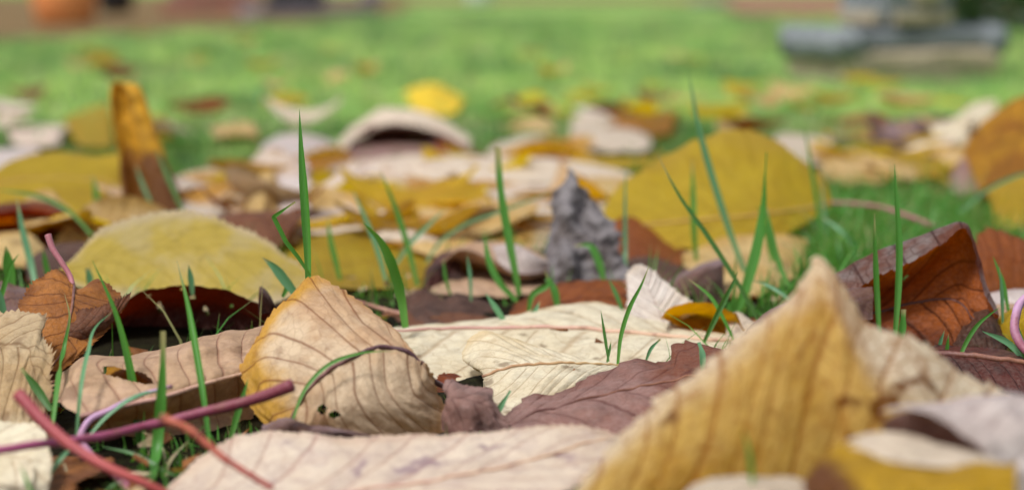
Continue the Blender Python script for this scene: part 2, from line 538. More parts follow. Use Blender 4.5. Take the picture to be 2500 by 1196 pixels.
M['grass'] = grass_mat('grass_lawn', '4a5a26', '33801c', '4e8e30', '9c8c58', 0.09)
M['grass_far'] = grass_mat('grass_lawn_far', '6ea84e', '9cd478', 'c0e090', 'ccc49c', 0.10, 0.6, ('c0dc78', 'c0ae8a', '3c8046'), tcol='a8e078')  # brightness of the far lawn is put into these pale greens
M['blade'] = grass_mat('grass_blade_fresh', '58943a', '2f7a18', '3c8a26', '8c8450', 0.0)
M['blade_teal'] = grass_mat('grass_blade_bluish', '5e8a5c', '4c8660', '5a9468', '8c8450', 0.0, 0.3)
M['blade_dark'] = grass_mat('grass_blade_dark', '3c6a2c', '2c6424', '33702c', '8c8450', 0.0, 0.3)
M['blade_dry'] = grass_mat('grass_blade_dry', '9a8a68', 'b4a684', 'a89878', 'a89878', 1.0, 0.25)
M['soil'] = rough_mat('soil_thatch', ('120e08', '1c180c', '20220e', '2e2a14'), 30.0, 0.6, 0.003, 0.95)  # near black: shade under the leaves is put into the colour
M['lawn_far'] = rough_mat('lawn_far_ground', ('6c8c48', '7c9c50', '5c7c40', 'a69e66'), 3.0, 0.6, 0.01, 0.95, 0.2)  # ground greens lightened to carry the far lawn's light
M['path'] = rough_mat('path_soil', ('6a5438', '745e40', '565436', '7e6c4e'), 5.0, 0.4, 0.01)
M['patio'] = rough_mat('patio_terracotta', ('7e5e4a', '886852', '704f3e', '907862'), 4.0, 0.3, 0.004)
M['terracotta'] = rough_mat('terracotta', ('d88044', 'e29454', 'c46c38', 'e0ac7c'), 9.0, 0.3, 0.002, 0.8, 0.25)
M['darkpot'] = rough_mat('dark_glazed', ('1e1e24', '26262c', '18181c', '3a3a40'), 10.0, 0.2, 0.002, 0.4)
M['brick'] = rough_mat('brick_pinkish', ('9a6a54', 'a8786a', '8a5844', 'b4948c'), 14.0, 0.5, 0.004)
M['mortar'] = rough_mat('mortar', ('8c8478', '989084', '7c7468', 'a8a094'), 40.0, 0.4, 0.002)
M['kerb'] = rough_mat('kerb_stone', ('7c7478', '8c8488', '6a6464', 'a4a0b0'), 12.0, 0.4, 0.004)
M['bluestone'] = rough_mat('weathered_bluish_stone', ('70777e', '8a9096', '50565c', '9c9280'), 16.0, 0.7, 0.006, 0.85, 0.3)
M['sandstone'] = rough_mat('weathered_sandstone', ('a0947c', 'b8a68a', '847c68', 'c4b8a4'), 12.0, 0.7, 0.006, 0.9, 0.3)
M['whitepaint'] = rough_mat('white_glaze', ('c4c4c0', 'd0d0cc', 'b4b4b0', 'dcdcd8'), 8.0, 0.1, 0.001, 0.4)
M['shrubleaf'] = grass_mat('shrub_leaf', '16301c', '1c3c24', '264628', '4a3a24', 0.06, 0.15)
M['bark'] = rough_mat('bark', ('3a2e24', '4a3c30', '2a2018', '5a4c3c'), 60.0, 0.8, 0.003)

# ------------------------------------------------------------------ the setting
def sheet(name, pts, z, mat, label=None):
    V = np.array([(x, y, z) for x, y in pts])
    me = bpy.data.meshes.new(name)
    me.from_pydata([tuple(v) for v in V], [], [tuple(range(len(V)))])
    me.materials.append(mat)
    o = link(name, me)
    tag(o, label, None, None, 'structure')
    return o


def ground_z(x, y):
    return 0.0015 * wave(x, y, 3, 6.0) + 0.0008 * wave(x, y, 4, 30.0)


gx, gy = np.linspace(-0.9, 0.9, 181), np.linspace(0.2, 1.9, 171)
GX, GY = np.meshgrid(gx, gy, indexing='ij')
fade = np.clip(np.minimum(np.minimum(GX + 0.9, 0.9 - GX), np.minimum(GY - 0.2, 1.9 - GY)) / 0.08, 0, 1)
GZ = ground_z(GX, GY) * fade + 0.004 * fade - 0.004 * (1 - fade)
o = link('lawn_soil', mesh_grid('lawn_soil', np.stack([GX, GY, GZ], -1), M['soil']))
tag(o, 'soil and thatch coloured dark for shade under the grass', None, None, 'structure')
sheet('lawn', [(-150, -40), (150, -40), (150, 220), (-150, 220)], 0.0, M['lawn_far'], 'green lawn running back to the paving')


def gp(px, py):
    p = G(px, py, 0.0)
    return (p[0], p[1])


sheet('path', [gp(-900, 160), gp(0, 114), gp(300, 98), gp(600, 74), gp(930, 50), gp(1010, 14), (-0.9, 14), (-9, 14)], 0.004, M['path'],
      'tan gritty path along the edge of the lawn')
sheet('patio', [gp(1010, 8), gp(1560, 4), gp(1740, 12), gp(1810, 42), gp(2040, 50), gp(2500, 46), gp(3300, 46), (9, 14), (-0.9, 14)], 0.008, M['patio'],
      'terracotta coloured patio beyond the lawn')


def lathe(name, prof, mat, parent, seg=40):
    prof = np.array(prof, float)
    a = np.linspace(0, 2 * math.pi, seg + 1)[:-1]
    V = np.stack([prof[:, None, 0] * np.cos(a), prof[:, None, 0] * np.sin(a), np.repeat(prof[:, None, 1], seg, 1)], -1).reshape(-1, 3)
    n = len(prof)
    i, j = np.meshgrid(np.arange(n - 1), np.arange(seg), indexing='ij')
    Q = np.stack([i * seg + j, i * seg + (j + 1) % seg, (i + 1) * seg + (j + 1) % seg, (i + 1) * seg + j], -1).reshape(-1, 4)
    return link(name, mesh_raw(name, V, Q, mat), parent)


def rbox(name, size, mat, parent, loc=(0, 0, 0), bev=0.006, rough_amp=0.0, seed=1, rot=0.0):
    import bmesh
    bm = bmesh.new()
    bmesh.ops.create_cube(bm, size=1.0)
    bmesh.ops.scale(bm, vec=size, verts=bm.verts)
    bmesh.ops.bevel(bm, geom=list(bm.edges), offset=bev, segments=2, affect='EDGES', profile=0.6)
    if rough_amp:
        bmesh.ops.subdivide_edges(bm, edges=[e for e in bm.edges if e.calc_length() > 0.03], cuts=4, use_grid_fill=True)
        for v in bm.verts:
            c = v.co
            v.co = c + c.normalized() * rough_amp * float(wave(np.array([c.x * 1.0 + c.z]), np.array([c.y + c.z * 0.7]), seed, 12.0)[0])
    me = bpy.data.meshes.new(name)
    bm.to_mesh(me)
    bm.free()
    for p in me.polygons:
        p.use_smooth = False
    me.materials.append(mat)
    o = link(name, me, parent, loc)
    o.rotation_euler.z = rot
    return o


def empty(name, loc, label, cat, group=None, rz=0.0):
    e = bpy.data.objects.new(name, None)
    e.empty_display_size = 0.02
    COL.objects.link(e)
    e.location = tuple(float(x) for x in loc)
    e.rotation_euler.z = rz
    return tag(e, label, cat, group)


# terracotta pot on the path
px, py = gp(160, 64)
pot = empty('terracotta_pot', (px, py, 0.004), 'round orange terracotta plant pot standing on the path edge', 'plant pot')
s = py / 5.5
lathe('pot_body', [(0.0, 0.0), (0.078 * s, 0.0), (0.084 * s, 0.006), (0.112 * s, 0.19), (0.104 * s, 0.19), (0.09 * s, 0.12), (0.0, 0.12)], M['terracotta'], pot)
lathe('pot_rim', [(0.107 * s, 0.182), (0.122 * s, 0.185), (0.126 * s, 0.20), (0.126 * s, 0.222), (0.119 * s, 0.229), (0.106 * s, 0.226), (0.104 * s, 0.188)], M['terracotta'], pot)
lathe('potting_soil', [(0.0, 0.197), (0.06 * s, 0.2), (0.105 * s, 0.196)], M['soil'], pot)
# dark pot behind it
px, py = gp(284, 36)
pot = empty('dark_pot', (px, py, 0.004), 'small dark glazed pot between the terracotta pot and the bricks', 'plant pot')
lathe('pot_body', [(0.0, 0.0), (0.055, 0.0), (0.062, 0.01), (0.075, 0.12), (0.07, 0.155), (0.062, 0.15), (0.06, 0.1), (0, 0.1)], M['darkpot'], pot)
lathe('pot_rim', [(0.066, 0.148), (0.080, 0.152), (0.082, 0.168), (0.07, 0.172), (0.062, 0.155)], M['darkpot'], pot)
px, py = gp(690, 22)
pot = empty('dark_trough', (px - 0.02, py + 0.2, 0.004), 'black trough standing behind the stone kerb', 'plant pot')
rbox('trough_body', (0.26, 0.16, 0.18), M['darkpot'], pot, (0.06, 0, 0.09), 0.012)
rbox('trough_lip', (0.29, 0.19, 0.025), M['darkpot'], pot, (0.06, 0, 0.194), 0.006)
# low brick planter
px, py = gp(515, 41)
bw = empty('brick_planter', (px, py + 0.06, 0.004), 'low planter of pinkish brick beside the stone kerb', 'planter', None, 0.10)
for row in range(4):
    for k in range(2):
        sh = 0.055 * (row % 2)
        b = rbox('brick', (0.155, 0.10, 0.056), M['brick'], bw, (-0.082 + k * 0.164 + sh - 0.027 + RNG.uniform(-.002, .002), RNG.uniform(-.003, .003), 0.029 + row * 0.064), 0.004)
rbox('mortar_core', (0.30, 0.085, 0.245), M['mortar'], bw, (0.0, 0.0, 0.1265), 0.003)
# stone kerb
a, b = G(632, 47), G(930, 40)
c = (a + b) / 2
kb = empty('stone_kerb', (c[0], c[1], 0.004), 'grey violet stone kerb at the end of the lawn', 'kerb', None, math.atan2(b[1] - a[1], b[0] - a[0]))
L = np.linalg.norm(b - a)
for k in range(3):
    rbox('kerb_block', (L / 3 - 0.006, 0.12, 0.036), M['kerb'], kb, (-L / 3 + k * L / 3, 0.06, 0.018), 0.006, 0.002, 20 + k)
px, py = gp(905, 34)
st = empty('pale_stone', (px, py + 0.05, 0.04), 'pale lilac grey stone lying on the end of the kerb', 'stone')
rbox('stone_body', (0.085, 0.07, 0.05), M['kerb'], st, (0, 0, 0.026), 0.018, 0.004, 31, 0.4)
# white pot far away
px, py = gp(1170, 14)
pot = empty('white_pot', (px, py, 0.0), 'small white pot at the far edge of the lawn', 'plant pot')
lathe('pot_body', [(0, 0), (0.05, 0), (0.058, 0.01), (0.075, 0.12), (0.066, 0.12), (0.06, 0.09), (0, 0.09)], M['whitepaint'], pot)
lathe('pot_rim', [(0.072, 0.115), (0.086, 0.118), (0.086, 0.14), (0.07, 0.14), (0.066, 0.12)], M['whitepaint'], pot)
px, py = gp(1735, 18)
st = empty('grey_slab', (px, py, 0.004), 'flat blue grey stone slab where lawn meets patio', 'stone')
rbox('slab_body', (0.16, 0.1, 0.03), M['bluestone'], st, (0, 0, 0.017), 0.008, 0.003, 33, 0.2)

# stone ornament
orn = empty('stone_ornament', ((2180 - 1250) / FPX * 2.58, 2.58, 0.0), 'weathered blue grey stone garden ornament on a sandstone plinth', 'garden ornament', None, R(30))
rbox('plinth', (0.265, 0.15, 0.052), M['sandstone'], orn, (0, 0, 0.022), 0.012, 0.005, 41)
rbox('base_slab', (0.255, 0.12, 0.028), M['bluestone'], orn, (0.0, 0, 0.0622), 0.010, 0.005, 42)
for sx_ in (-1, 1):
    V, Q, A = tube_geo([(sx_ * 0.128, -0.07, 0.058), (sx_ * 0.128, 0.07, 0.058)], [0.0225, 0.0225], 20, 9)
    V = V * (1 + 0.07 * wave(V[:, :1] * 20, V[:, 1:2] * 9 + V[:, 2:], 47, 3.0))
    link('scroll_foot', mesh_raw('scroll_foot', V, Q, M['bluestone'], None), orn)
rbox('pedestal', (0.125, 0.10, 0.27), M['bluestone'], orn, (0.0, 0, 0.2115), 0.014, 0.005, 43)
for k, (lx, ly, rz) in enumerate([(0, -0.054, 0), (-0.0665, 0, math.pi / 2)]):
    w = (0.10, 0.08)[k]
    rbox('moulding', (w, 0.014, 0.016), M['sandstone'], orn, (lx, ly, 0.092), 0.004, 0, 1, rz)
    rbox('moulding', (w, 0.014, 0.016), M['sandstone'], orn, (lx, ly, 0.30), 0.004, 0, 1, rz)
rbox('carved_panel', (0.045, 0.02, 0.13), M['sandstone'], orn, (0.006, -0.053, 0.175), 0.008, 0.003, 44)
rbox('cap', (0.165, 0.135, 0.03), M['bluestone'], orn, (0, 0, 0.361), 0.008, 0.003, 45)
lathe('ball_finial', [(0.0, 0.376), (0.05, 0.376), (0.04, 0.39), (0.035, 0.40), (0.05, 0.415), (0.058, 0.44), (0.056, 0.465), (0.04, 0.485), (0.0, 0.496)], M['bluestone'], orn)

# dark shrub behind the ornament
p = G(2530, 92)
shr = empty('dark_shrub', (p[0] + 0.06, p[1] + 0.2, 0.0), 'dark evergreen shrub behind the stone ornament', 'shrub')
rs = np.random.RandomState(5)
for k in range(7):
    a = rs.uniform(0, 6.28)
    e = np.array([math.cos(a) * rs.uniform(.08, .2), math.sin(a) * rs.uniform(.08, .2), rs.uniform(.3, .5)])
    tube('stem', [np.array([math.cos(a) * .02, math.sin(a) * .02, -0.01]), e * [0.4, 0.4, 0.5], e], [0.01, 0.007, 0.003], M['bark'], shr, 6, 8)
n = 6500
d = rs.normal(size=(n, 3))
d /= np.linalg.norm(d, axis=1)[:, None]
rr = rs.uniform(0.25, 1.0, n) ** 0.5 * (1 + 0.22 * wave(d[:, 0] * 1.3 + d[:, 2], d[:, 1] * 1.3, 9, 1.1))
cen = d * rr[:, None] * [0.36, 0.32, 0.36] + [0, 0, 0.16]
ok = cen[:, 2] > 0.012
cen, d = cen[ok], d[ok]
n = len(cen)
t1 = rs.normal(size=(n, 3))
t1 -= d * (t1 * d).sum(1)[:, None] * 0.5
t1 /= np.linalg.norm(t1, axis=1)[:, None]
t2 = np.cross(t1, rs.normal(size=(n, 3)))
t2 /= np.linalg.norm(t2, axis=1)[:, None]
ln, wd_ = rs.uniform(.016, .028, n)[:, None], rs.uniform(.006, .011, n)[:, None]
V = np.stack([cen - t1 * ln, cen + t2 * wd_, cen + t1 * ln, cen - t2 * wd_], 1).reshape(-1, 3)
ra = rs.uniform(0, 1, n)
A = np.stack([np.tile([0, .5, .95, .5], n), np.repeat(ra, 4), np.tile([0, 1, 0, -1], n)], -1)
link('foliage', mesh_raw('foliage', V, np.arange(4 * n).reshape(-1, 4), M['shrubleaf'], {'blade': A}), shr)

# ------------------------------------------------------------------ leaves
LEAFV = []          # world vertices of all leaf blades, used to keep lawn grass from piercing them


def pt(p):
    if p[2] <= 0:
        return G(p[0], p[1], -p[2])
    q = W(*p)
    lo = 0.003 + 0.011 * min(max((p[2] - 0.80) / 0.3, 0.0), 1.0)      # leaves lie on the turf, not in it
    return G(p[0], p[1], lo) if q[2] < lo else q


def leaf_surface(rails, vs, nu, nv):
    Rr = np.stack([resample([pt(p) for p in r], nu) if not isinstance(r, np.ndarray) else resample(r, nu) for r in rails])   # (nr,nu,3)
    v = np.linspace(vs[0], vs[-1], nv)
    S = catmull(Rr, vs, v)                     # (nv,nu,3)
    return np.transpose(S, (1, 0, 2)), v


def normals(P):
    du = np.gradient(P, axis=0)
    dv = np.gradient(P, axis=1)
    N = np.cross(du, dv)
    ln = np.linalg.norm(N, axis=2, keepdims=True)
    return N / np.maximum(ln, 1e-12)


COUNT = [0]


def build_leaf(P, v, mat, label, cat='leaf', name='fallen_leaf', group=None, nsec=10, slant=0.32, relief=0.00035, crinkle=0.0008,
               teeth=(46, 0.0007), sides=(1, 1), holes=(), rib=None, stalk=None, seed=None, nib=0.0008, wav=0.0006, urange=(0, 1)):
    COUNT[0] += 1
    seed = seed or COUNT[0] * 13 + 5
    nu, nv = P.shape[:2]
    relief *= 0.85
    teeth = (teeth[0], teeth[1] * 1.7)
    rs = np.random.RandomState(seed)
    u = np.linspace(urange[0], urange[1], nu)
    U, V = np.meshgrid(u, v, indexing='ij')
    AV = np.abs(V)
    ph = nsec * (U - slant * (AV - 0.28 * V * V))
    ph = ph + 0.5 * (V > 0) + 0.16 * np.sin(ph * 2.3 + seed) + 0.05 * wave(U * 1.0, V * 0.4, seed + 1, 3.0)
    fr = ph - np.floor(ph)
    N = normals(P)
    if N[nu // 2, nv // 2][2] < 0:
        rsn = -1.0
    else:
        rsn = 1.0
    d = np.abs(fr - 0.5)
    off = relief * (np.clip(d * 2, 0, 1) ** 0.7 - 0.5) * np.clip((1.05 - AV) * 4, 0, 1) * np.clip(np.minimum(U, 1 - U) * 12 + 0.2, 0, 1)
    # crinkle in metres so that it has one size on every leaf
    sl = np.linalg.norm(np.diff(P, axis=0), axis=2).sum(0).mean()
    sw = np.linalg.norm(np.diff(P, axis=1), axis=2).sum(1).mean()
    X_, Y_ = U * sl, V * sw * 0.5
    off = off + crinkle * (0.8 * wave(X_, Y_, seed + 2, 22.0) + 0.5 * wave(X_, Y_, seed + 3, 70.0) + 0.22 * (1 - 2 * np.abs(wave(X_, Y_, seed + 9, 60.0))) + 0.14 * wave(X_, Y_, seed + 10, 210.0))
    off = off + wav * AV ** 2 * wave(X_, Y_ * 0.2, seed + 4, 40.0)
    P = P + N * (off * rsn)[..., None]
    # toothed, nibbled margin
    nt, ta = teeth
    if nt:
        x = u * nt + 0.4 * np.sin(u * 19 + seed)
        tooth = (1 - (x - np.floor(x))) * rs.uniform(0.45, 1.25, 400)[np.floor(x).astype(int) % 400]
        endf = np.clip(np.minimum(u, 1 - u) * 14, 0, 1)
        for side, j0, j1 in ((0, 0, 1), (1, nv - 1, nv - 2)):
            if not sides[side]:
                continue
            out = P[:, j0] - P[:, min(max(j1 + (2 if side == 0 else -2), 0), nv - 1)]
            out /= np.maximum(np.linalg.norm(out, axis=1), 1e-9)[:, None]
            amp = ((tooth - 0.5) * ta + nib * (wave(u * sl, u * 0, seed + 5 + side, 40.0) + 0.8 * wave(u * sl, u * 0, seed + 15 + side, 130.0))) * endf
            for k, f in ((0, 1.0), (1, 0.45), (2, 0.1)):
                j = j0 + k if side == 0 else j0 - k
                P[:, j] += out * (amp * f)[:, None]
    keep = None
    if len(holes):
        uc = (U[:-1, :-1] + U[1:, 1:]) / 2
        vc = (V[:-1, :-1] + V[1:, 1:]) / 2
        keep = np.ones(uc.shape, bool)
        for (hu, hv, ru, rv) in holes:
            w_ = 0.35 * wave(uc * 3, vc * 1.5, seed + 7, 5.0)
            keep &= ((uc - hu) / ru) ** 2 + ((vc - hv) / rv) ** 2 > (1 + w_)
    vein = np.stack([ph, V, U], -1)
    LEAFV.append(P.reshape(-1, 3))
    base = np.array([P[..., 0].mean(), P[..., 1].mean(), P[..., 2].min()])
    if rib is None and stalk is None:
        o = link(name, mesh_grid(name, P - base, M[mat], {'vein': vein}, keep), None, tuple(base))
        return tag(o, label, cat, group)
    e = empty(name, base, label, cat, group)
    link('blade', mesh_grid('blade', P - base, M[mat], {'vein': vein}, keep), e)
    j = int(np.argmin(np.abs(v)))
    if rib is not None:
        rm, r0, r1 = rib[:3]
        sgn = rib[3] if len(rib) > 3 else 1.0
        path = P[:, j] + N[:, j] * rsn * sgn * r0 * 0.35
        path = path[:int(nu * (rib[4] if len(rib) > 4 else 0.97))]
        tube('midrib', path - base, [r0, (r0 + r1) * 0.6, r1], M[rm], e, 8, 48)
    if stalk is not None:
        sm, pts, r0, r1 = stalk[:4]
        path = [pt(p) for p in pts]
        if len(stalk) > 4 and stalk[4]:
            path[0] = P[0, j]
        tube('stalk', np.array(path) - base, [r0, (r0 + r1) / 2 * 0.95, r1], M[sm], e, 12, 40)
    return e


def leaf(rails, vs, mat, label, nu=150, nv=37, **kw):
    P, v = leaf_surface(rails, vs, nu, nv)
    return build_leaf(P, v, mat, label, **kw)


def leaf2(top, bot, mat, label, bulge=(0, -0.006, 0.004), nu=90, nv=25, mid=0.5, **kw):
    """A leaf from its upper and lower edge; the middle bulges by BULGE metres."""
    a = resample([pt(p) for p in top], 24)
    b = resample([pt(p) for p in bot], 24)
    w_ = np.sin(np.linspace(0, math.pi, 24))[:, None] ** 0.7
    m = a * (1 - mid) + b * mid + np.array(bulge) * w_
    P, v = leaf_surface([a, m, b], [-1, 0, 1], nu, nv)
    return build_leaf(P, v, mat, label, **kw)
# ---- nearest leaves
leaf([[(390, 1215, .505), (440, 1150, .512), (600, 1064, .522), (850, 1069, .522), (1150, 1052, .522), (1360, 1036, .522), (1470, 1048, .52), (1525, 1066, .518)],
      [(395, 1222, .497), (620, 1150, .507), (900, 1120, .508), (1150, 1100, .512), (1360, 1062, .517), (1525, 1066, .518)],
      [(400, 1230, .487), (700, 1218, .487), (900, 1196, .489), (1100, 1168, .493), (1300, 1123, .503), (1420, 1085, .512), (1525, 1066, .518)],
      [(410, 1250, .48), (700, 1330, .462), (1000, 1340, .455), (1250, 1260, .465), (1450, 1150, .495), (1525, 1066, .518)]],
     [-1, -0.55, 0, 1], 'pinkcream', 'large flat pale pinkish leaf with a red stalk, before the curled tan leaf',
     nu=220, nv=49, rib=('rib_pink', .0006, .0003), teeth=(60, .0006), relief=.0005, crinkle=.0007,
     stalk=('stalk_red', [(418, 1212, .487), (345, 1176, .486), (262, 1140, .488), (190, 1098, .493), (112, 1034, .50), (45, 962, .507)], .0013, .0019))

leaf([[(1385, 1215, .456), (1502, 1078, .464), (1602, 980, .467), (1700, 902, .470), (1848, 786, .473), (1932, 706, .476), (1978, 652, .478), (1996, 630, .479), (2014, 640, .479), (2052, 690, .478), (2108, 772, .476), (2250, 838, .48), (2380, 918, .48), (2530, 990, .48)],
      [(1400, 1225, .455), (1530, 1098, .459), (1635, 1005, .461), (1735, 925, .463), (1872, 815, .465), (1945, 735, .468), (1980, 695, .470), (2000, 682, .472), (2022, 705, .470), (2044, 750, .467), (2085, 850, .462), (2200, 925, .462), (2350, 985, .468), (2530, 1040, .472)],
      [(1420, 1260, .452), (1600, 1180, .452), (1740, 1110, .452), (1850, 1020, .453), (1930, 940, .455), (1990, 900, .457), (2030, 930, .455), (2080, 1000, .45), (2180, 1030, .45), (2330, 1060, .46), (2530, 1090, .468)],
      [(1440, 1330, .452), (1650, 1320, .45), (1850, 1290, .449), (2000, 1240, .448), (2150, 1190, .447), (2300, 1150, .455), (2530, 1140, .465)]],
     [-1, -0.82, -0.42, 0], 'ochre', 'tall peaked yellow ochre leaf with brown veins and pale rim, standing nearest on edge',
     nu=230, nv=61, nsec=12, slant=0.30, nib=.0004, teeth=(30, .0015), sides=(1, 0), relief=.0006, crinkle=.0009)

leaf([[(1030, 885, .580), (987, 830, .592), (942, 785, .60), (880, 736, .606), (810, 694, .612), (762, 671, .616), (705, 728, .612), (655, 776, .606), (614, 838, .599), (590, 890, .594), (594, 945, .587), (620, 1010, .578), (665, 1052, .571)],
      [(1030, 885, .580), (985, 850, .588), (935, 810, .594), (865, 775, .598), (790, 745, .602), (735, 745, .603), (690, 800, .598), (655, 850, .592), (640, 905, .585), (640, 960, .579), (652, 1020, .573), (680, 1052, .570)],
      [(1030, 885, .580), (985, 855, .580), (940, 848, .580), (870, 868, .577), (800, 908, .573), (750, 962, .570), (718, 1015, .568), (700, 1052, .568)],
      [(1030, 885, .580), (1030, 925, .577), (1010, 955, .573), (950, 975, .568), (880, 985, .565), (800, 1015, .563), (745, 1045, .564), (710, 1056, .567)],
      [(1030, 885, .580), (1062, 950, .583), (1096, 1010, .583), (1086, 1052, .579), (1000, 1068, .572), (900, 1072, .566), (800, 1070, .563), (720, 1062, .566)]],
     [-1, -0.55, 0, 0.5, 1], 'curl', 'upright curled tan leaf with a yellow upper corner and dark arching midrib',
     nu=240, nv=61, nsec=9, slant=0.24, teeth=(30, .0010), relief=.0008, crinkle=.0011, holes=((.74, .34, .028, .10), (.70, .52, .03, .06)),
     rib=('rib_purple', .00075, .0005), stalk=('rib_purple', [(1030, 885, .580), (1052, 922, .586), (1090, 946, .594), (1120, 958, .60)], .0008, .0010))

leaf([[(152, 908, .60), (205, 876, .606), (300, 868, .612), (400, 846, .622), (520, 820, .636), (680, 786, .656)],
      [(146, 955, .580), (214, 882, .592), (300, 876, .598), (400, 856, .607), (520, 830, .62), (680, 798, .64)],
      [(150, 985, .565), (235, 930, .576), (320, 918, .581), (420, 900, .589), (520, 878, .602), (680, 850, .625)],
      [(192, 1014, .556), (290, 992, .561), (390, 970, .567), (490, 940, .579), (590, 912, .594), (680, 890, .612)],
      [(192, 1026, .566), (290, 1032, .574), (390, 1027, .580), (490, 1007, .59), (590, 987, .603), (680, 967, .618)],
      [(194, 1036, .574), (290, 1066, .582), (390, 1066, .586), (490, 1056, .594), (590, 1040, .606), (680, 1020, .62)]],
     [-1.15, -1, -0.5, 0, 0.4, 1], 'pinktan', 'pinkish tan folded leaf with a torn hole, lying under the arched dark red leaf',
     nu=200, nv=61, nsec=10, slant=0.10, teeth=(0, 0), relief=.0008, crinkle=.0006, holes=((.27, -.62, .05, .16), (.32, -.42, .035, .16)),
     rib=('rib_pink', .0008, .0005))
# the yellow scrap seen through the hole
leaf2([(262, 900, .625), (330, 885, .628), (385, 925, .625)], [(262, 955, .60), (320, 975, .60), (385, 965, .602)], 'amber',
      'scrap of amber leaf showing through the hole of the pinkish tan leaf', nu=30, nv=15, teeth=(0, 0))

leaf([[(178, 694, .662), (160, 672, .668), (130, 660, .666), (95, 680, .66), (60, 715, .65), (38, 750, .64), (30, 800, .63), (60, 880, .62)],
      [(178, 697, .660), (178, 730, .645), (172, 770, .634), (160, 820, .626), (150, 860, .62), (120, 900, .615)],
      [(178, 697, .662), (205, 704, .668), (240, 682, .672), (268, 690, .67), (298, 722, .666), (290, 770, .65), (240, 830, .63), (150, 910, .615)]],
     [-1, 0, 1], 'orangebrown', 'orange brown two lobed leaf with an upright pink stalk, beside the pale yellow leaf',
     nu=150, nv=45, nsec=7, teeth=(34, .0012), relief=.0004, crinkle=.001, rib=('rib_brown', .0005, .0003),
     stalk=('stalk_pink', [(178, 697, .660), (172, 676, .662), (150, 640, .664), (128, 606, .666), (117, 574, .668)], .0009, .0013))
leaf([[(140, 750, .64), (175, 765, .636), (215, 752, .64), (250, 742, .643), (285, 728, .648), (322, 712, .655)],
      [(130, 800, .632), (180, 810, .627), (215, 800, .629), (250, 790, .634), (275, 775, .64), (310, 745, .65)],
      [(120, 930, .628), (150, 920, .628), (190, 880, .63), (220, 845, .635), (260, 805, .643), (300, 765, .652)]],
     [-1, 0, 1], 'brown', 'dark brown toothed leaf tucked below the two lobed brown leaf', nu=140, nv=35, nsec=7, teeth=(26, .0013), sides=(1, 0), crinkle=.001)

leaf([[(-80, 775, .62), (0, 764, .622), (60, 757, .622), (116, 768, .618), (104, 810, .61), (132, 865, .60), (124, 920, .59), (130, 975, .583), (108, 1015, .577)],
      [(-90, 850, .60), (0, 842, .602), (40, 840, .602), (70, 850, .60), (75, 880, .595), (85, 910, .59), (85, 950, .584), (88, 990, .578), (98, 1016, .576)],
      [(-100, 1000, .578), (-60, 1030, .57), (0, 1050, .566), (40, 1050, .566), (70, 1040, .568), (85, 1030, .571), (95, 1018, .575)]],
     [-1, 0, 1], 'paletan', 'pale tan leaf with a ragged toothed edge beside the dark brown toothed leaf', nu=170, nv=41, nsec=9, teeth=(34, .0016), relief=.0006, crinkle=.001)
leaf([[(-120, 1040, .54), (0, 1022, .54), (50, 1028, .54), (105, 1044, .535), (112, 1080, .525), (125, 1150, .512), (110, 1230, .505)],
      [(-140, 1120, .522), (0, 1110, .522), (40, 1112, .522), (70, 1120, .52), (80, 1150, .512), (85, 1190, .506), (90, 1240, .50)],
      [(-160, 1300, .49), (0, 1290, .49), (30, 1285, .49), (50, 1280, .492), (60, 1270, .495), (75, 1260, .498), (85, 1250, .50)]],
     [-1, 0, 1], 'cream', 'cream leaf lying under the crimson stalk', nu=120, nv=35, nsec=8, teeth=(30, .0008), relief=.0006)

leaf([[(205, 880, .700), (230, 820, .715), (262, 772, .722), (300, 735, .727), (345, 712, .730), (440, 697, .730), (530, 699, .728), (600, 728, .724), (650, 752, .72), (676, 760, .715)],
      [(205, 880, .700), (235, 835, .735), (270, 795, .748), (310, 765, .754), (355, 745, .756), (440, 732, .757), (530, 738, .754), (600, 762, .748), (650, 790, .74), (676, 800, .735)],
      [(215, 890, .690), (250, 860, .735), (290, 830, .75), (330, 815, .755), (370, 805, .757), (440, 800, .757), (530, 802, .755), (600, 815, .75), (650, 830, .74), (690, 840, .735)],
      [(225, 905, .688), (260, 890, .70), (300, 885, .706), (340, 882, .710), (380, 878, .714), (440, 874, .716), (530, 870, .718), (600, 866, .718), (650, 862, .718), (690, 858, .718)]],
     [-1, -0.55, 0, 1], 'darkred', 'arched dark red leaf full of small holes, behind the pinkish tan folded leaf',
     nu=200, nv=51, nsec=9, slant=.2, teeth=(0, 0), crinkle=.0008, nib=.0008,
     holes=((.50, -.80, .006, .03), (.66, -.66, .010, .04), (.56, -.40, .007, .09), (.70, -.35, .007, .08), (.36, -.72, .005, .03), (.60, -.9, .005, .02), (.8, -.6, .006, .03)))
leaf2([(632, 745, .712), (637, 698, .716), (650, 708, .714), (676, 752, .706)], [(632, 768, .708), (645, 765, .708), (660, 765, .706), (680, 765, .704)], 'darkred',
      'small pointed dark red scrap standing at the end of the arched leaf', nu=30, nv=13, teeth=(0, 0), crinkle=.0003)

leaf([[(142, 662, .80), (180, 622, .808), (228, 574, .816), (262, 552, .821), (292, 541, .824), (340, 527, .827), (400, 517, .829), (455, 514, .83), (510, 526, .828), (560, 545, .826), (610, 562, .823), (655, 588, .818), (690, 618, .813), (735, 648, .808), (768, 690, .80)],
      [(142, 666, .80), (220, 640, .803), (300, 615, .808), (400, 602, .812), (500, 606, .812), (590, 628, .809), (670, 655, .806), (725, 676, .804), (768, 692, .80)],
      [(142, 672, .80), (230, 720, .79), (330, 745, .787), (450, 755, .785), (560, 755, .785), (650, 745, .787), (720, 725, .793), (768, 695, .80)]],
     [-1, 0, 1], 'yellowpale', 'broad pale yellow leaf with small dark marks, leaning behind the arched dark red leaf', nu=170, nv=45, nsec=8, slant=.45, teeth=(40, .0013), relief=.0001, crinkle=.0005, nib=.0009)

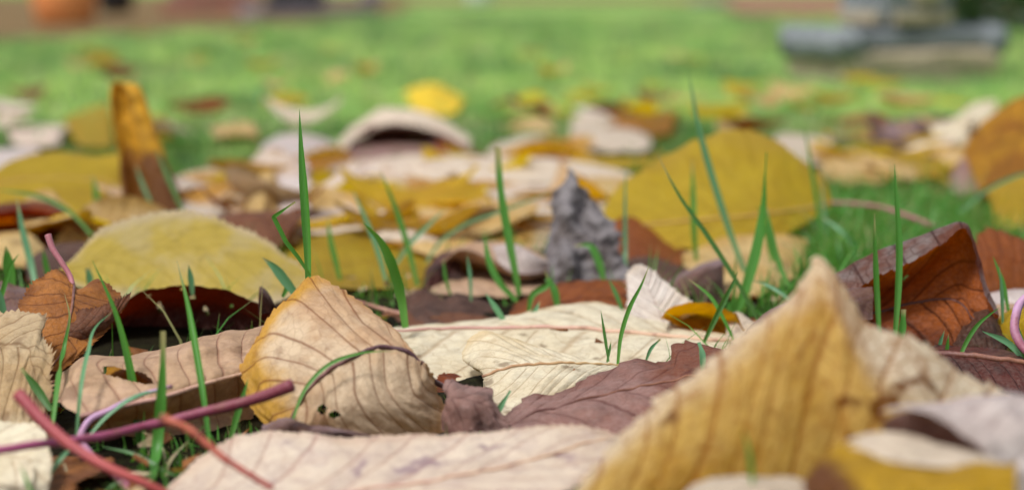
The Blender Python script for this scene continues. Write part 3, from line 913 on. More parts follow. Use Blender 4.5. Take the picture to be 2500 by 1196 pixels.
leaf([[(930, 806, .735), (1000, 797, .745), (1150, 785, .752), (1250, 769, .757), (1350, 748, .76), (1440, 737, .763), (1530, 752, .76), (1620, 784, .752), (1720, 805, .74), (1840, 838, .715)],
      [(930, 810, .72), (1010, 803, .725), (1150, 793, .73), (1250, 780, .735), (1350, 768, .738), (1440, 762, .74), (1530, 773, .738), (1620, 795, .733), (1720, 815, .725), (1840, 839, .712)],
      [(930, 814, .705), (1050, 806, .712), (1200, 802, .716), (1320, 802, .716), (1420, 804, .716), (1520, 811, .714), (1620, 820, .712), (1740, 833, .71), (1840, 840, .71)],
      [(935, 835, .69), (1030, 870, .685), (1150, 885, .68), (1300, 880, .68), (1400, 876, .682), (1520, 866, .685), (1640, 856, .69), (1760, 848, .70), (1840, 842, .708)],
      [(940, 880, .66), (1010, 930, .645), (1100, 965, .635), (1250, 960, .635), (1400, 935, .645), (1520, 905, .66), (1640, 880, .672), (1760, 858, .69), (1840, 844, .705)]],
     [-1, -0.5, 0, 0.4, 1], 'cream', 'broad cream leaf with a pink midrib, lying flat before the pale fan leaf',
     nu=220, nv=57, nsec=9, slant=-0.3, teeth=(50, .0004), relief=.0006, crinkle=.0006,
     rib=('rib_pink', .0006, .0011, 1.0, 1.0), stalk=None)
leaf([[(1180, 912, .652), (1128, 872, .664), (1150, 825, .672), (1178, 808, .675), (1230, 818, .672), (1300, 840, .666), (1380, 864, .66), (1480, 886, .652), (1525, 893, .648)],
      [(1180, 914, .645), (1160, 895, .648), (1185, 865, .654), (1215, 850, .657), (1260, 855, .655), (1320, 866, .651), (1400, 878, .647), (1480, 889, .646), (1525, 893, .648)],
      [(1178, 920, .634), (1215, 906, .634), (1270, 894, .635), (1340, 889, .637), (1420, 888, .641), (1525, 893, .648)],
      [(1180, 928, .632), (1205, 960, .618), (1240, 965, .614), (1300, 945, .617), (1380, 920, .626), (1525, 894, .647)],
      [(1182, 935, .625), (1200, 1010, .596), (1240, 1040, .588), (1300, 1000, .60), (1400, 945, .62), (1525, 895, .646)]],
     [-1, -0.5, 0, 0.45, 1], 'cream', 'smaller cream leaf with a torn end and brown midrib, lying on the broad cream leaf',
     nu=180, nv=49, nsec=10, slant=-0.25, teeth=(20, .0005), relief=.0006, crinkle=.0005, rib=('rib_tan', .0006, .0004))

leaf([[(1222, 1035, .578), (1262, 990, .586), (1295, 966, .592), (1350, 957, .596), (1450, 912, .61), (1540, 882, .62), (1642, 872, .626), (1640, 846, .632), (1700, 838, .63), (1800, 852, .62)],
      [(1225, 1045, .570), (1300, 1010, .572), (1380, 990, .576), (1470, 965, .582), (1560, 945, .588), (1640, 930, .592), (1700, 920, .594), (1810, 910, .595)],
      [(1230, 1065, .562), (1320, 1080, .555), (1420, 1080, .553), (1520, 1070, .555), (1600, 1060, .556), (1680, 1040, .56), (1740, 1020, .565), (1820, 990, .57)]],
     [-1, 0, 1], 'mauvebrown', 'mauve brown leaf with a few large teeth, in front of the smaller cream leaf', nu=170, nv=45, nsec=6, slant=.4, teeth=(13, .0018), sides=(1, 0), relief=.0007, crinkle=.0009,
     rib=('rib_brown', .0004, .0003))
leaf([[(1085, 950, .578), (1092, 934, .58), (1130, 936, .582), (1165, 945, .582), (1200, 952, .58), (1203, 975, .575), (1235, 1025, .57)],
      [(1095, 985, .57), (1105, 975, .567), (1135, 980, .565), (1160, 985, .565), (1185, 995, .566), (1205, 1015, .567), (1235, 1040, .567)],
      [(1080, 1050, .566), (1110, 1055, .562), (1135, 1058, .561), (1160, 1058, .561), (1190, 1056, .562), (1215, 1055, .563), (1240, 1052, .565)]],
     [-1, 0, 1], 'mauve', 'small crumpled mauve scrap beside the curled tan leaf', nu=70, nv=31, nsec=5, teeth=(12, .0008), crinkle=.0018)
leaf2([(640, 1040, .553), (690, 1026, .553), (760, 1050, .55), (860, 1058, .548), (930, 1062, .546)], [(650, 1075, .545), (720, 1085, .543), (800, 1085, .542), (870, 1080, .542), (930, 1074, .543)], 'lilac',
      'thin grey violet curl of leaf wedged under the curled tan leaf', nu=60, nv=17, teeth=(22, .001), crinkle=.0012)

# cluster at the near corner
leaf([[(2150, 1010, .428), (2190, 996, .434), (2260, 984, .438), (2380, 966, .438), (2480, 968, .436), (2600, 1000, .434)],
      [(2152, 1006, .424), (2205, 994, .428), (2275, 988, .430), (2385, 985, .428), (2480, 1010, .424), (2580, 1070, .42)],
      [(2154, 1003, .420), (2212, 995, .421), (2285, 1008, .419), (2372, 1050, .416), (2450, 1110, .413), (2540, 1200, .411)],
      [(2156, 1004, .419), (2215, 1000, .418), (2290, 1024, .415), (2345, 1056, .413), (2392, 1094, .411), (2410, 1150, .409), (2420, 1240, .408)]],
     [-1, -.6, 0, 1], 'violetpale', 'pale violet rolled leaf with a dark hollow, nearest the corner over the yellow leaf', nu=120, nv=41, nsec=6, teeth=(0, 0), relief=.0004, crinkle=.001)
leaf([[(2150, 1030, .432), (2200, 1005, .436), (2270, 1000, .437), (2350, 1040, .43), (2420, 1100, .424)],
      [(2155, 1060, .432), (2210, 1055, .434), (2280, 1060, .432), (2350, 1080, .428), (2420, 1120, .422)],
      [(2160, 1095, .428), (2210, 1100, .424), (2280, 1108, .42), (2350, 1120, .418), (2420, 1150, .416)]],
     [-1, 0, 1], 'mauve', 'dark hollow inside of a curled leaf at the nearest corner', nu=60, nv=25, nsec=5, teeth=(0, 0))  # inside of the roll, its shade put into the mauve colour
leaf([[(2052, 1080, .412), (2090, 1062, .415), (2180, 1058, .417), (2280, 1072, .416), (2380, 1100, .412), (2440, 1125, .409)],
      [(2054, 1086, .409), (2110, 1085, .408), (2190, 1090, .407), (2280, 1105, .406), (2360, 1120, .405), (2430, 1135, .405)],
      [(2060, 1094, .408), (2130, 1118, .404), (2200, 1135, .402), (2270, 1140, .401), (2340, 1138, .402), (2420, 1142, .404)]],
     [-1, 0, 1], 'pale', 'pale folded lip of leaf lying over the amber yellow leaf at the nearest corner', nu=80, nv=25, nsec=6, teeth=(0, 0), relief=.0003)
leaf([[(1960, 1180, .402), (2010, 1120, .408), (2060, 1088, .41), (2150, 1105, .408), (2260, 1135, .404), (2370, 1125, .404), (2480, 1130, .404)],
      [(1970, 1230, .395), (2040, 1180, .396), (2110, 1160, .396), (2190, 1165, .395), (2280, 1180, .393), (2380, 1180, .393), (2480, 1180, .394)],
      [(1980, 1330, .385), (2060, 1320, .384), (2140, 1310, .383), (2220, 1300, .382), (2300, 1300, .382), (2400, 1300, .383), (2480, 1300, .385)]],
     [-1, 0, 1], 'corner', 'blurred amber yellow leaf at the nearest corner, below the pale folded lip', nu=90, nv=31, nsec=6, teeth=(0, 0), relief=.0003)
leaf2([(1640, 1230, .425), (1700, 1180, .43), (1800, 1163, .432), (1920, 1160, .43), (2010, 1176, .424)], [(1640, 1270, .415), (1700, 1280, .412), (1800, 1290, .41), (1920, 1290, .41), (2010, 1260, .412)], 'pale',
      'blurred whitish leaf below the tall peaked ochre leaf', nu=60, nv=21)

# ---- around the rusty leaf
leaf([[(1995, 752, .694), (2060, 722, .695), (2150, 672, .696), (2240, 630, .697), (2300, 597, .698), (2330, 572, .70), (2352, 562, .703), (2372, 590, .704), (2386, 640, .702), (2402, 695, .697), (2424, 765, .688)],
      [(1990, 720, .700), (2060, 682, .702), (2150, 634, .703), (2245, 592, .704), (2305, 565, .704), (2336, 549, .705), (2356, 549, .706), (2374, 585, .706), (2390, 638, .704), (2406, 692, .699), (2430, 768, .690)],
      [(1990, 698, .712), (2060, 654, .714), (2150, 610, .714), (2250, 574, .713), (2312, 548, .712), (2340, 541, .711), (2360, 549, .710), (2376, 584, .709), (2393, 640, .706), (2410, 695, .701), (2436, 775, .692)],
      [(1990, 735, .722), (2060, 705, .722), (2150, 660, .721), (2240, 622, .720), (2300, 590, .718), (2328, 575, .716), (2345, 580, .714), (2356, 610, .712), (2368, 660, .709), (2380, 715, .703), (2405, 780, .694)],
      [(1980, 800, .703), (2050, 785, .704), (2130, 765, .706), (2200, 745, .707), (2260, 735, .707), (2300, 730, .706), (2325, 732, .704), (2345, 740, .70), (2360, 755, .697), (2372, 775, .693), (2395, 800, .689)],
      [(1980, 860, .685), (2060, 850, .687), (2150, 850, .688), (2230, 852, .688), (2300, 850, .689), (2330, 850, .689), (2350, 850, .689), (2365, 850, .689), (2380, 850, .688), (2390, 845, .688), (2400, 835, .687)]],
     [-1.3, -1.15, -1, -.8, 0, 1], 'rustgrey', 'rusty leaf with dark veins and a pale rolled rim beside the tall peaked leaf',
     nu=200, nv=61, nsec=7, slant=.35, teeth=(24, .0008), relief=.0005, crinkle=.0008, rib=('rib_dark', .0005, .0003, -1.0), holes=((.42, -.55, .012, .035),))
leaf2([(1790, 850, .655), (1830, 800, .667), (1870, 760, .675), (1940, 732, .68), (2040, 710, .683), (2130, 700, .685)], [(1800, 880, .65), (1860, 850, .655), (1920, 830, .66), (1980, 810, .665), (2060, 790, .67), (2130, 780, .675)],
      'lilac', 'greyish curled leaf edge showing behind the tall peaked leaf', nu=80, nv=25, teeth=(0, 0))
leaf([[(2376, 600, .815), (2385, 566, .82), (2430, 560, .822), (2470, 574, .82), (2600, 590, .82)],
      [(2384, 640, .80), (2400, 630, .80), (2440, 630, .80), (2480, 640, .80), (2600, 650, .80)],
      [(2390, 715, .79), (2410, 716, .79), (2450, 712, .79), (2500, 710, .79), (2600, 712, .79)]],
     [-1, 0, 1], 'rustlit', 'orange rust leaf with scalloped edge standing behind the rusty leaf with the rolled rim', nu=120, nv=35, nsec=8, slant=.05, teeth=(14, .002), sides=(1, 0))
leaf2([(2400, 720, .77), (2450, 708, .775), (2520, 705, .775), (2600, 706, .775)], [(2400, 750, .75), (2460, 768, .745), (2520, 775, .742), (2600, 775, .742)], 'violetpale',
      'pale pinkish leaf strip below the orange rust leaf', nu=50, nv=19, teeth=(0, 0))
leaf2([(2405, 740, .735), (2450, 742, .735), (2520, 750, .733), (2600, 752, .733)], [(2425, 775, .715), (2470, 800, .71), (2520, 815, .705), (2600, 820, .705)], 'pinktan',
      'pinkish tan leaf under the small bright yellow scrap', nu=50, nv=19)
leaf2([(2430, 800, .695), (2440, 768, .70), (2475, 752, .70), (2560, 745, .70)], [(2445, 825, .685), (2470, 835, .683), (2510, 835, .683), (2560, 830, .683)], 'yellow',
      'small bright yellow scrap beside the lilac looped stalk', nu=50, nv=21, teeth=(16, .001))
leaf2([(2240, 850, .655), (2300, 842, .66), (2370, 846, .66), (2450, 855, .658), (2600, 870, .655)], [(2240, 900, .635), (2320, 940, .62), (2400, 955, .615), (2480, 965, .61), (2600, 985, .605)], 'darkred',
      'dark red brown leaf lying low below the rusty leaf', nu=110, nv=31, teeth=(30, .0008), rib=('rib_brown', .0012, .0007), mid=.45)
leaf2([(2330, 830, .69), (2370, 770, .70), (2410, 745, .705), (2440, 790, .70), (2460, 840, .69)], [(2330, 855, .675), (2370, 860, .672), (2410, 862, .67), (2440, 860, .67), (2460, 856, .672)], 'darkbrown',  # dark sheet added where the rusty leaf only has shade
      'dark brown leaf sheet standing in for shade at the foot of the rusty leaf', nu=50, nv=19, teeth=(0, 0), crinkle=.0015)

# ---- just behind the focus
leaf2([(1235, 775, .80), (1270, 735, .81), (1330, 700, .815), (1400, 686, .815), (1480, 680, .815), (1545, 690, .81), (1570, 720, .80)], [(1245, 800, .785), (1300, 815, .778), (1380, 820, .775), (1460, 815, .775), (1530, 800, .78), (1570, 780, .785)], 'rustlit',
      'rust orange leaf with toothed edge behind the broad cream leaf', nu=120, nv=29, teeth=(30, .0012), sides=(1, 0))
leaf2([(1405, 740, .793), (1412, 708, .796), (1425, 712, .795), (1440, 722, .793)], [(1402, 765, .79), (1412, 768, .789), (1425, 768, .789), (1440, 760, .79)], 'lilac',
      'tiny frayed grey scrap in front of the rust orange toothed leaf', nu=30, nv=15, teeth=(10, .001))
leaf([[(1548, 648, .775), (1532, 665, .77), (1530, 700, .76), (1532, 740, .75), (1540, 790, .74)],
      [(1556, 646, .775), (1570, 672, .766), (1585, 710, .756), (1605, 750, .746), (1620, 790, .738)],
      [(1566, 645, .775), (1600, 668, .768), (1645, 705, .757), (1690, 740, .748), (1705, 765, .742)]],
     [-1, 0, 1], 'pale', 'pale fan shaped leaf with close parallel veins, standing behind the broad cream leaf', nu=220, nv=121, nsec=9, slant=-0.4, teeth=(24, .0010), relief=.0014, crinkle=.0004)
leaf2([(1625, 690, .83), (1680, 660, .835), (1740, 634, .84), (1768, 632, .84), (1762, 650, .835)], [(1640, 735, .815), (1690, 720, .818), (1730, 700, .822), (1755, 680, .826), (1764, 665, .83)], 'lilac',
      'grey violet folded leaf tip behind the pale fan leaf', nu=70, nv=23, teeth=(0, 0))
leaf2([(1690, 705, .815), (1720, 672, .82), (1750, 655, .825), (1768, 660, .825)], [(1700, 745, .80), (1725, 748, .798), (1750, 745, .798), (1768, 735, .80)], 'darkbrown',
      'dark underside of a folded leaf beside the bright green broad blade', nu=40, nv=17, teeth=(0, 0))
leaf([[(1612, 778, .715), (1635, 752, .724), (1680, 741, .727), (1740, 745, .726), (1795, 770, .72), (1822, 805, .712)],
      [(1622, 778, .728), (1648, 770, .74), (1690, 768, .744), (1740, 775, .742), (1785, 795, .734), (1815, 812, .72)],
      [(1650, 790, .725), (1670, 800, .73), (1700, 810, .732), (1740, 820, .73), (1780, 824, .724), (1810, 822, .715)]],
     [-1, 0, 1], 'amber', 'small arched amber leaf with dark blotches, resting on the end of the broad cream leaf', nu=100, nv=31, nsec=7, teeth=(26, .0010), sides=(1, 0))
leaf2([(1770, 775, .74), (1800, 760, .745), (1850, 790, .735), (1900, 800, .73)], [(1775, 830, .715), (1810, 835, .713), (1850, 840, .71), (1900, 842, .71)], 'pale',
      'pale leaf corner beside the small arched amber leaf', nu=40, nv=17)
leaf([[(975, 770, .80), (1000, 720, .815), (1030, 702, .82), (1060, 712, .82), (1085, 726, .818), (1115, 712, .82), (1145, 724, .818), (1180, 738, .815), (1205, 745, .81)],
      [(975, 790, .785), (1010, 765, .787), (1040, 755, .788), (1070, 760, .788), (1100, 765, .788), (1130, 762, .788), (1160, 768, .788), (1185, 775, .788), (1205, 780, .788)],
      [(975, 830, .765), (1020, 840, .76), (1060, 842, .76), (1090, 842, .76), (1120, 842, .76), (1150, 842, .76), (1180, 840, .76), (1205, 830, .762)]],
     [-1, 0, 1], 'darkbrown', 'dark brown wavy edged leaf behind the curled tan leaf', nu=110, nv=31, nsec=6, teeth=(0, 0), wav=.001)
leaf([[(1035, 705, .87), (1050, 655, .885), (1080, 618, .895), (1140, 596, .90), (1200, 590, .90), (1260, 598, .898), (1320, 622, .89), (1355, 640, .885)],
      [(1040, 700, .865), (1055, 660, .872), (1085, 632, .876), (1140, 620, .878), (1200, 620, .878), (1260, 628, .876), (1310, 640, .874), (1350, 650, .872)],
      [(1045, 705, .868), (1065, 680, .90), (1095, 665, .905), (1140, 655, .905), (1200, 655, .905), (1260, 660, .902), (1305, 665, .895), (1350, 668, .88)],
      [(1050, 715, .865), (1080, 720, .895), (1110, 722, .90), (1150, 722, .90), (1200, 722, .90), (1260, 720, .895), (1305, 715, .888), (1350, 705, .875)]],
     [-1.1, -1, 0, 1], 'pinktan', 'pinkish curled leaf with a shadowed hollow, next to the grey folded leaf', nu=110, nv=41, nsec=7, teeth=(0, 0))
leaf2([(1200, 600, .868), (1250, 597, .868), (1310, 625, .862), (1345, 643, .86)], [(1215, 640, .855), (1260, 668, .848), (1300, 668, .848), (1345, 648, .858)], 'violetpale',
      'pale pink leaf flap lying over the shadowed hollow', nu=50, nv=19, teeth=(0, 0))
leaf2([(1030, 690, .875), (1055, 640, .885), (1090, 615, .89), (1130, 620, .89)], [(1040, 720, .868), (1070, 700, .868), (1100, 690, .868), (1130, 690, .868)], 'darkred',
      'deep red leaf scrap in the mouth of the pinkish curled leaf', nu=40, nv=17, teeth=(0, 0))
leaf([[(1330, 720, .85), (1338, 640, .86), (1345, 560, .872), (1346, 500, .88), (1350, 470, .885), (1372, 452, .89), (1386, 413, .895)],
      [(1372, 720, .835), (1380, 640, .842), (1378, 570, .858), (1390, 520, .862), (1388, 480, .872), (1398, 455, .878), (1394, 415, .892)],
      [(1425, 720, .845), (1418, 650, .850), (1436, 590, .856), (1420, 545, .872), (1424, 505, .880), (1414, 470, .886), (1400, 424, .895)],
      [(1490, 720, .832), (1484, 670, .846), (1468, 620, .850), (1462, 570, .862), (1448, 530, .870), (1440, 500, .882), (1410, 438, .893)],
      [(1538, 722, .842), (1536, 660, .844), (1520, 612, .858), (1502, 566, .864), (1476, 526, .876), (1460, 500, .880), (1420, 450, .892)]],
     [-1, -.5, .05, .6, 1], 'grey', 'grey folded pointed leaf standing upright in the middle', nu=120, nv=73, nsec=7, teeth=(16, .0014), crinkle=.0036, relief=.0002, nib=.0022)
leaf2([(1480, 570, .975), (1500, 540, .98), (1545, 532, .98), (1600, 555, .975), (1650, 588, .97), (1665, 630, .96)], [(1490, 640, .945), (1520, 680, .935), (1560, 700, .93), (1600, 705, .93), (1640, 700, .93), (1665, 680, .935)], 'rustlit',
      'rust brown leaf between the grey folded leaf and the large yellow leaf', nu=70, nv=23)
leaf([[(1462, 560, .99), (1488, 480, 1.0), (1522, 444, 1.006), (1560, 421, 1.012), (1600, 394, 1.018), (1645, 368, 1.023), (1688, 344, 1.027), (1730, 330, 1.03), (1800, 319, 1.032), (1860, 328, 1.03), (1905, 350, 1.026), (1950, 384, 1.02), (1985, 408, 1.016), (2012, 440, 1.012), (2034, 490, 1.005)],
      [(1462, 562, .988), (1530, 510, .988), (1600, 478, .992), (1680, 452, .996), (1750, 436, .998), (1820, 430, .999), (1880, 438, .998), (1940, 456, .998), (1990, 474, 1.0), (2034, 493, 1.004)],
      [(1462, 565, .986), (1560, 552, .972), (1640, 545, .968), (1720, 538, .966), (1800, 530, .966), (1880, 522, .97), (1950, 512, .98), (2034, 497, 1.002)],
      [(1470, 575, .983), (1560, 590, .962), (1640, 605, .95), (1720, 612, .944), (1800, 605, .946), (1880, 585, .952), (1960, 550, .97), (2034, 500, 1.0)]],
     [-1, -.55, 0, .6], 'yellow', 'largest clear yellow leaf tilted up behind the tall grass blades, with a long pink stalk', nu=130, nv=41, nsec=9, slant=-.3, teeth=(40, .0012), nib=.0011,
     rib=('rib_yellow', .0006, .0008, 1.0, 1.0), stalk=('stalk_pink', [(2030, 495, 1.0), (2090, 498, .99), (2150, 506, .98), (2215, 527, .97), (2280, 552, .955)], .0010, .0014))
leaf2([(1650, 650, .93), (1690, 610, .94), (1780, 580, .95), (1880, 570, .955), (1970, 580, .95)], [(1670, 700, .885), (1740, 725, .875), (1820, 730, .872), (1900, 700, .88), (1970, 650, .91)], 'tan',
      'tan yellow leaf lying flat under the largest yellow leaf', nu=70, nv=23)
leaf2([(1480, 640, .90), (1560, 620, .905), (1650, 640, .90), (1720, 665, .89)], [(1500, 690, .87), (1580, 715, .86), (1660, 720, .858), (1730, 700, .865)], 'darkbrown',
      'dark leaf in the grass below the rust brown leaf', nu=50, nv=19)

leaf([[(630, 600, .985), (660, 560, 1.0), (740, 548, 1.005), (830, 545, 1.005), (930, 548, 1.0), (1020, 580, .985), (1085, 640, .955)],
      [(640, 605, .96), (700, 605, .95), (780, 605, .945), (860, 610, .94), (930, 615, .935), (1010, 635, .925), (1085, 655, .94)],
      [(650, 640, .93), (720, 680, .91), (790, 700, .90), (860, 705, .895), (930, 705, .895), (1000, 705, .89), (1085, 670, .92)]],
     [-1, 0, 1], 'yellow', 'golden yellow leaf behind the tip of the curled tan leaf', nu=100, nv=35, nsec=8, teeth=(0, 0))
leaf2([(905, 555, .98), (960, 548, .985), (1030, 570, .975), (1100, 598, .96)], [(925, 585, .95), (980, 590, .948), (1040, 600, .945), (1100, 612, .945)], 'pale',
      'white leaf rim lying along the golden yellow leaf', nu=50, nv=15, teeth=(0, 0))
leaf2([(905, 530, 1.10), (960, 500, 1.11), (1040, 480, 1.12), (1120, 490, 1.115), (1180, 530, 1.10)], [(920, 590, 1.03), (1000, 610, 1.01), (1060, 625, 1.0), (1120, 615, 1.0), (1180, 580, 1.03)], 'tan',
      'golden tan leaf lying beyond the golden yellow leaf', nu=60, nv=23)
leaf2([(1120, 490, 1.14), (1150, 458, 1.155), (1220, 470, 1.15), (1290, 490, 1.14), (1350, 510, 1.13)], [(1140, 520, 1.10), (1210, 540, 1.09), (1280, 550, 1.085), (1350, 550, 1.09)], 'pale',
      'whitish leaf lying beside the grey folded leaf', nu=50, nv=17)
leaf2([(1180, 560, 1.05), (1230, 530, 1.06), (1300, 540, 1.055), (1360, 560, 1.05)], [(1190, 600, 1.0), (1240, 612, .99), (1300, 612, .99), (1360, 605, 1.0)], 'ochre',
      'ochre leaf behind the pinkish curled leaf', nu=50, nv=19)
leaf2([(618, 520, 1.13), (625, 440, 1.15), (650, 412, 1.155), (690, 470, 1.14), (725, 560, 1.10)], [(622, 570, 1.09), (640, 590, 1.075), (670, 595, 1.07), (700, 595, 1.07), (730, 590, 1.075)], 'tan',
      'pale golden leaf standing on edge behind the tall dark tipped blade', nu=60, nv=23)
leaf2([(650, 470, 1.20), (690, 430, 1.22), (740, 425, 1.22), (800, 450, 1.21), (860, 500, 1.18)], [(690, 540, 1.13), (730, 560, 1.12), (780, 565, 1.11), (820, 560, 1.11), (870, 545, 1.13)], 'violetpale',
      'pinkish grey leaf beside the pale golden leaf standing on edge', nu=60, nv=21)
leaf2([(395, 500, 1.10), (440, 468, 1.115), (520, 490, 1.10), (620, 525, 1.08), (690, 540, 1.06)], [(410, 545, 1.06), (470, 570, 1.03), (550, 580, 1.015), (620, 580, 1.01), (690, 570, 1.02)], 'pale',
      'long pale pinkish leaf behind the broad pale yellow leaf', nu=70, nv=21)
leaf([[(420, 470, 1.18), (450, 425, 1.20), (510, 412, 1.21), (570, 430, 1.20), (610, 470, 1.18)],
      [(425, 475, 1.16), (455, 450, 1.16), (510, 440, 1.16), (565, 452, 1.16), (605, 480, 1.16)],
      [(430, 490, 1.15), (460, 510, 1.14), (510, 520, 1.135), (565, 520, 1.135), (605, 495, 1.15)]],
     [-1, -.4, 1], 'ochre', 'yellow leaf with pale rim beside the rolled standing leaf', nu=60, nv=25, nsec=7, teeth=(0, 0))

leaf([[(-90, 480, 1.12), (-20, 420, 1.14), (60, 380, 1.16), (140, 370, 1.165), (230, 380, 1.16), (300, 372, 1.16), (345, 440, 1.13), (355, 500, 1.10)],
      [(-90, 500, 1.10), (0, 450, 1.11), (70, 440, 1.11), (140, 435, 1.11), (220, 440, 1.11), (280, 450, 1.105), (330, 480, 1.10), (355, 510, 1.09)],
      [(-90, 540, 1.06), (0, 550, 1.04), (70, 550, 1.035), (140, 552, 1.03), (210, 552, 1.03), (270, 550, 1.03), (330, 545, 1.04), (355, 525, 1.07)]],
     [-1, 0, 1], 'yellow', 'big yellow leaf with a brown spot beneath the rolled standing leaf', nu=110, nv=37, nsec=8, teeth=(30, .0008), rib=('rib_yellow', .0006, .0004))
# rolled leaf standing on end
Rr = []
prof = [(374, 565, 60, 1.045), (370, 510, 56, 1.05), (356, 440, 51, 1.055), (342, 380, 45, 1.06), (328, 325, 40, 1.065), (314, 275, 36, 1.07), (306, 235, 33, 1.073), (302, 212, 27, 1.075), (282, 202, 6, 1.076)]
for k in range(9):
    a = -math.pi * 0.98 + k / 8.0 * math.pi * 1.62
    Rr.append(np.array([W(cx, cy, Y) + np.array([math.sin(a + 3.3) * w * 1.5 * (1 - .03 * k) * Y / FPX, -math.cos(a + 3.3) * w * Y / FPX * (0.95 - 0.04 * k), 0]) for cx, cy, w, Y in prof]))
P, v = leaf_surface(Rr, list(np.linspace(-1, 1, 9)), 80, 49)
build_leaf(P, v, 'tube', 'brown rolled leaf standing on end with a yellow tip', nsec=7, teeth=(20, .0012), crinkle=.0008)
leaf([[(-80, 540, .985), (0, 500, .995), (70, 488, 1.0), (130, 500, .995), (175, 525, .985), (205, 560, .97)],
      [(-80, 545, .97), (0, 507, .975), (70, 497, .978), (130, 509, .975), (175, 533, .968), (205, 564, .96)],
      [(-80, 560, .99), (0, 545, 1.01), (60, 540, 1.015), (110, 545, 1.01), (155, 560, 1.0), (200, 578, .975)],
      [(-80, 620, .94), (0, 622, .94), (60, 622, .94), (110, 622, .94), (155, 620, .94), (200, 600, .955)]],
     [-1.1, -1, -.2, 1], 'rust', 'arched brown leaf with a pale rim in front of the big yellow spotted leaf', nu=80, nv=35, nsec=7, teeth=(0, 0))
leaf2([(-60, 590, .93), (0, 568, .935), (60, 568, .935), (105, 600, .92)], [(-60, 640, .89), (0, 650, .885), (60, 652, .885), (105, 640, .89)], 'tan',
      'cream and yellow leaf under the arched brown leaf', nu=50, nv=19)
leaf2([(-60, 720, .73), (0, 690, .74), (60, 700, .735), (110, 720, .73)], [(-60, 760, .70), (0, 765, .695), (60, 770, .69), (110, 770, .69)], 'lilac',
      'mauve leaf roll behind the two lobed brown leaf', nu=50, nv=19, teeth=(0, 0))
leaf2([(60, 640, .86), (130, 600, .875), (200, 590, .88), (250, 600, .875)], [(70, 690, .82), (140, 700, .815), (200, 690, .82), (250, 660, .83)], 'darkbrown',
      'shaded brown leaf behind the upright pink stalk', nu=50, nv=19)

# ---- farther, blurred
leaf2([(760, 420, 1.34), (780, 382, 1.36), (830, 372, 1.365), (880, 400, 1.35), (900, 450, 1.31)], [(780, 440, 1.31), (820, 475, 1.27), (860, 490, 1.25), (890, 490, 1.25), (905, 480, 1.26)], 'amber',
      'orange brown leaf tipped on edge before the grey brown arch', nu=40, nv=17)
leaf2([(860, 430, 1.34), (890, 390, 1.37), (950, 405, 1.36), (1010, 430, 1.34), (1070, 450, 1.32)], [(880, 480, 1.26), (930, 500, 1.24), (980, 505, 1.23), (1030, 500, 1.23), (1070, 490, 1.25)], 'yellowpale',
      'yellow leaf next to the orange brown leaf tipped on edge', nu=40, nv=17)
leaf2([(860, 395, 1.30), (950, 384, 1.31), (1100, 378, 1.32), (1250, 384, 1.31), (1400, 392, 1.30), (1540, 425, 1.25)], [(880, 415, 1.25), (980, 440, 1.20), (1120, 452, 1.18), (1250, 450, 1.18), (1400, 448, 1.19), (1530, 445, 1.20)], 'pale',
      'very long whitish leaf lying flat across the middle', nu=70, nv=19)
leaf2([(1180, 385, 1.56), (1230, 345, 1.60), (1300, 330, 1.61), (1380, 350, 1.59), (1480, 390, 1.55)], [(1200, 395, 1.52), (1270, 385, 1.52), (1330, 385, 1.52), (1400, 400, 1.50), (1480, 405, 1.49)], 'pale',
      'raised whitish leaf hump above the very long whitish leaf', nu=50, nv=17)
leaf([[(835, 345, 1.52), (880, 305, 1.53), (950, 282, 1.54), (1020, 288, 1.54), (1080, 312, 1.53), (1145, 348, 1.50)],
      [(830, 352, 1.50), (878, 318, 1.50), (950, 297, 1.50), (1020, 302, 1.50), (1082, 326, 1.49), (1150, 356, 1.47)],
      [(826, 366, 1.49), (878, 338, 1.54), (950, 330, 1.56), (1020, 332, 1.56), (1085, 342, 1.53), (1154, 364, 1.46)],
      [(822, 386, 1.38), (880, 390, 1.36), (950, 392, 1.355), (1020, 392, 1.355), (1085, 390, 1.36), (1156, 382, 1.38)]],
     [-1.2, -1, -.2, 1], 'mauve', 'large grey brown leaf arched over a dark hollow in the middle distance', nu=50, nv=25, nsec=6, teeth=(0, 0))  # shade of the hollow is put into the darker leaf colour
leaf2([(828, 345, 1.50), (878, 298, 1.55), (950, 263, 1.58), (1020, 268, 1.58), (1095, 302, 1.55), (1150, 340, 1.50)], [(836, 372, 1.46), (888, 330, 1.485), (950, 304, 1.49), (1020, 308, 1.49), (1082, 332, 1.48), (1146, 362, 1.455)], 'pale',
      'pale outer face of the arched leaf over the dark hollow', nu=50, nv=15, teeth=(0, 0))
leaf2([(1060, 350, 1.62), (1080, 322, 1.64), (1110, 335, 1.63), (1130, 365, 1.60)], [(1065, 378, 1.57), (1085, 385, 1.56), (1110, 385, 1.56), (1130, 380, 1.57)], 'rustlit',
      'small orange scrap at the end of the grey brown arch', nu=30, nv=13)
leaf2([(1000, 245, 2.10), (1020, 212, 2.15), (1060, 202, 2.16), (1100, 222, 2.14), (1122, 255, 2.09)], [(1005, 262, 2.05), (1030, 278, 2.02), (1065, 284, 2.0), (1100, 280, 2.01), (1122, 266, 2.05)], 'bright',
      'brightest lemon yellow leaf, alone on the far grass', nu=40, nv=17, mid=.5, bulge=(0, -.012, .006))
leaf2([(1390, 335, 1.80), (1420, 300, 1.84), (1480, 290, 1.85), (1550, 310, 1.82), (1590, 340, 1.78)], [(1400, 350, 1.72), (1450, 365, 1.68), (1510, 372, 1.67), (1560, 370, 1.68), (1590, 360, 1.70)], 'pale',
      'bluish white cupped leaf beyond the raised whitish hump', nu=40, nv=17)
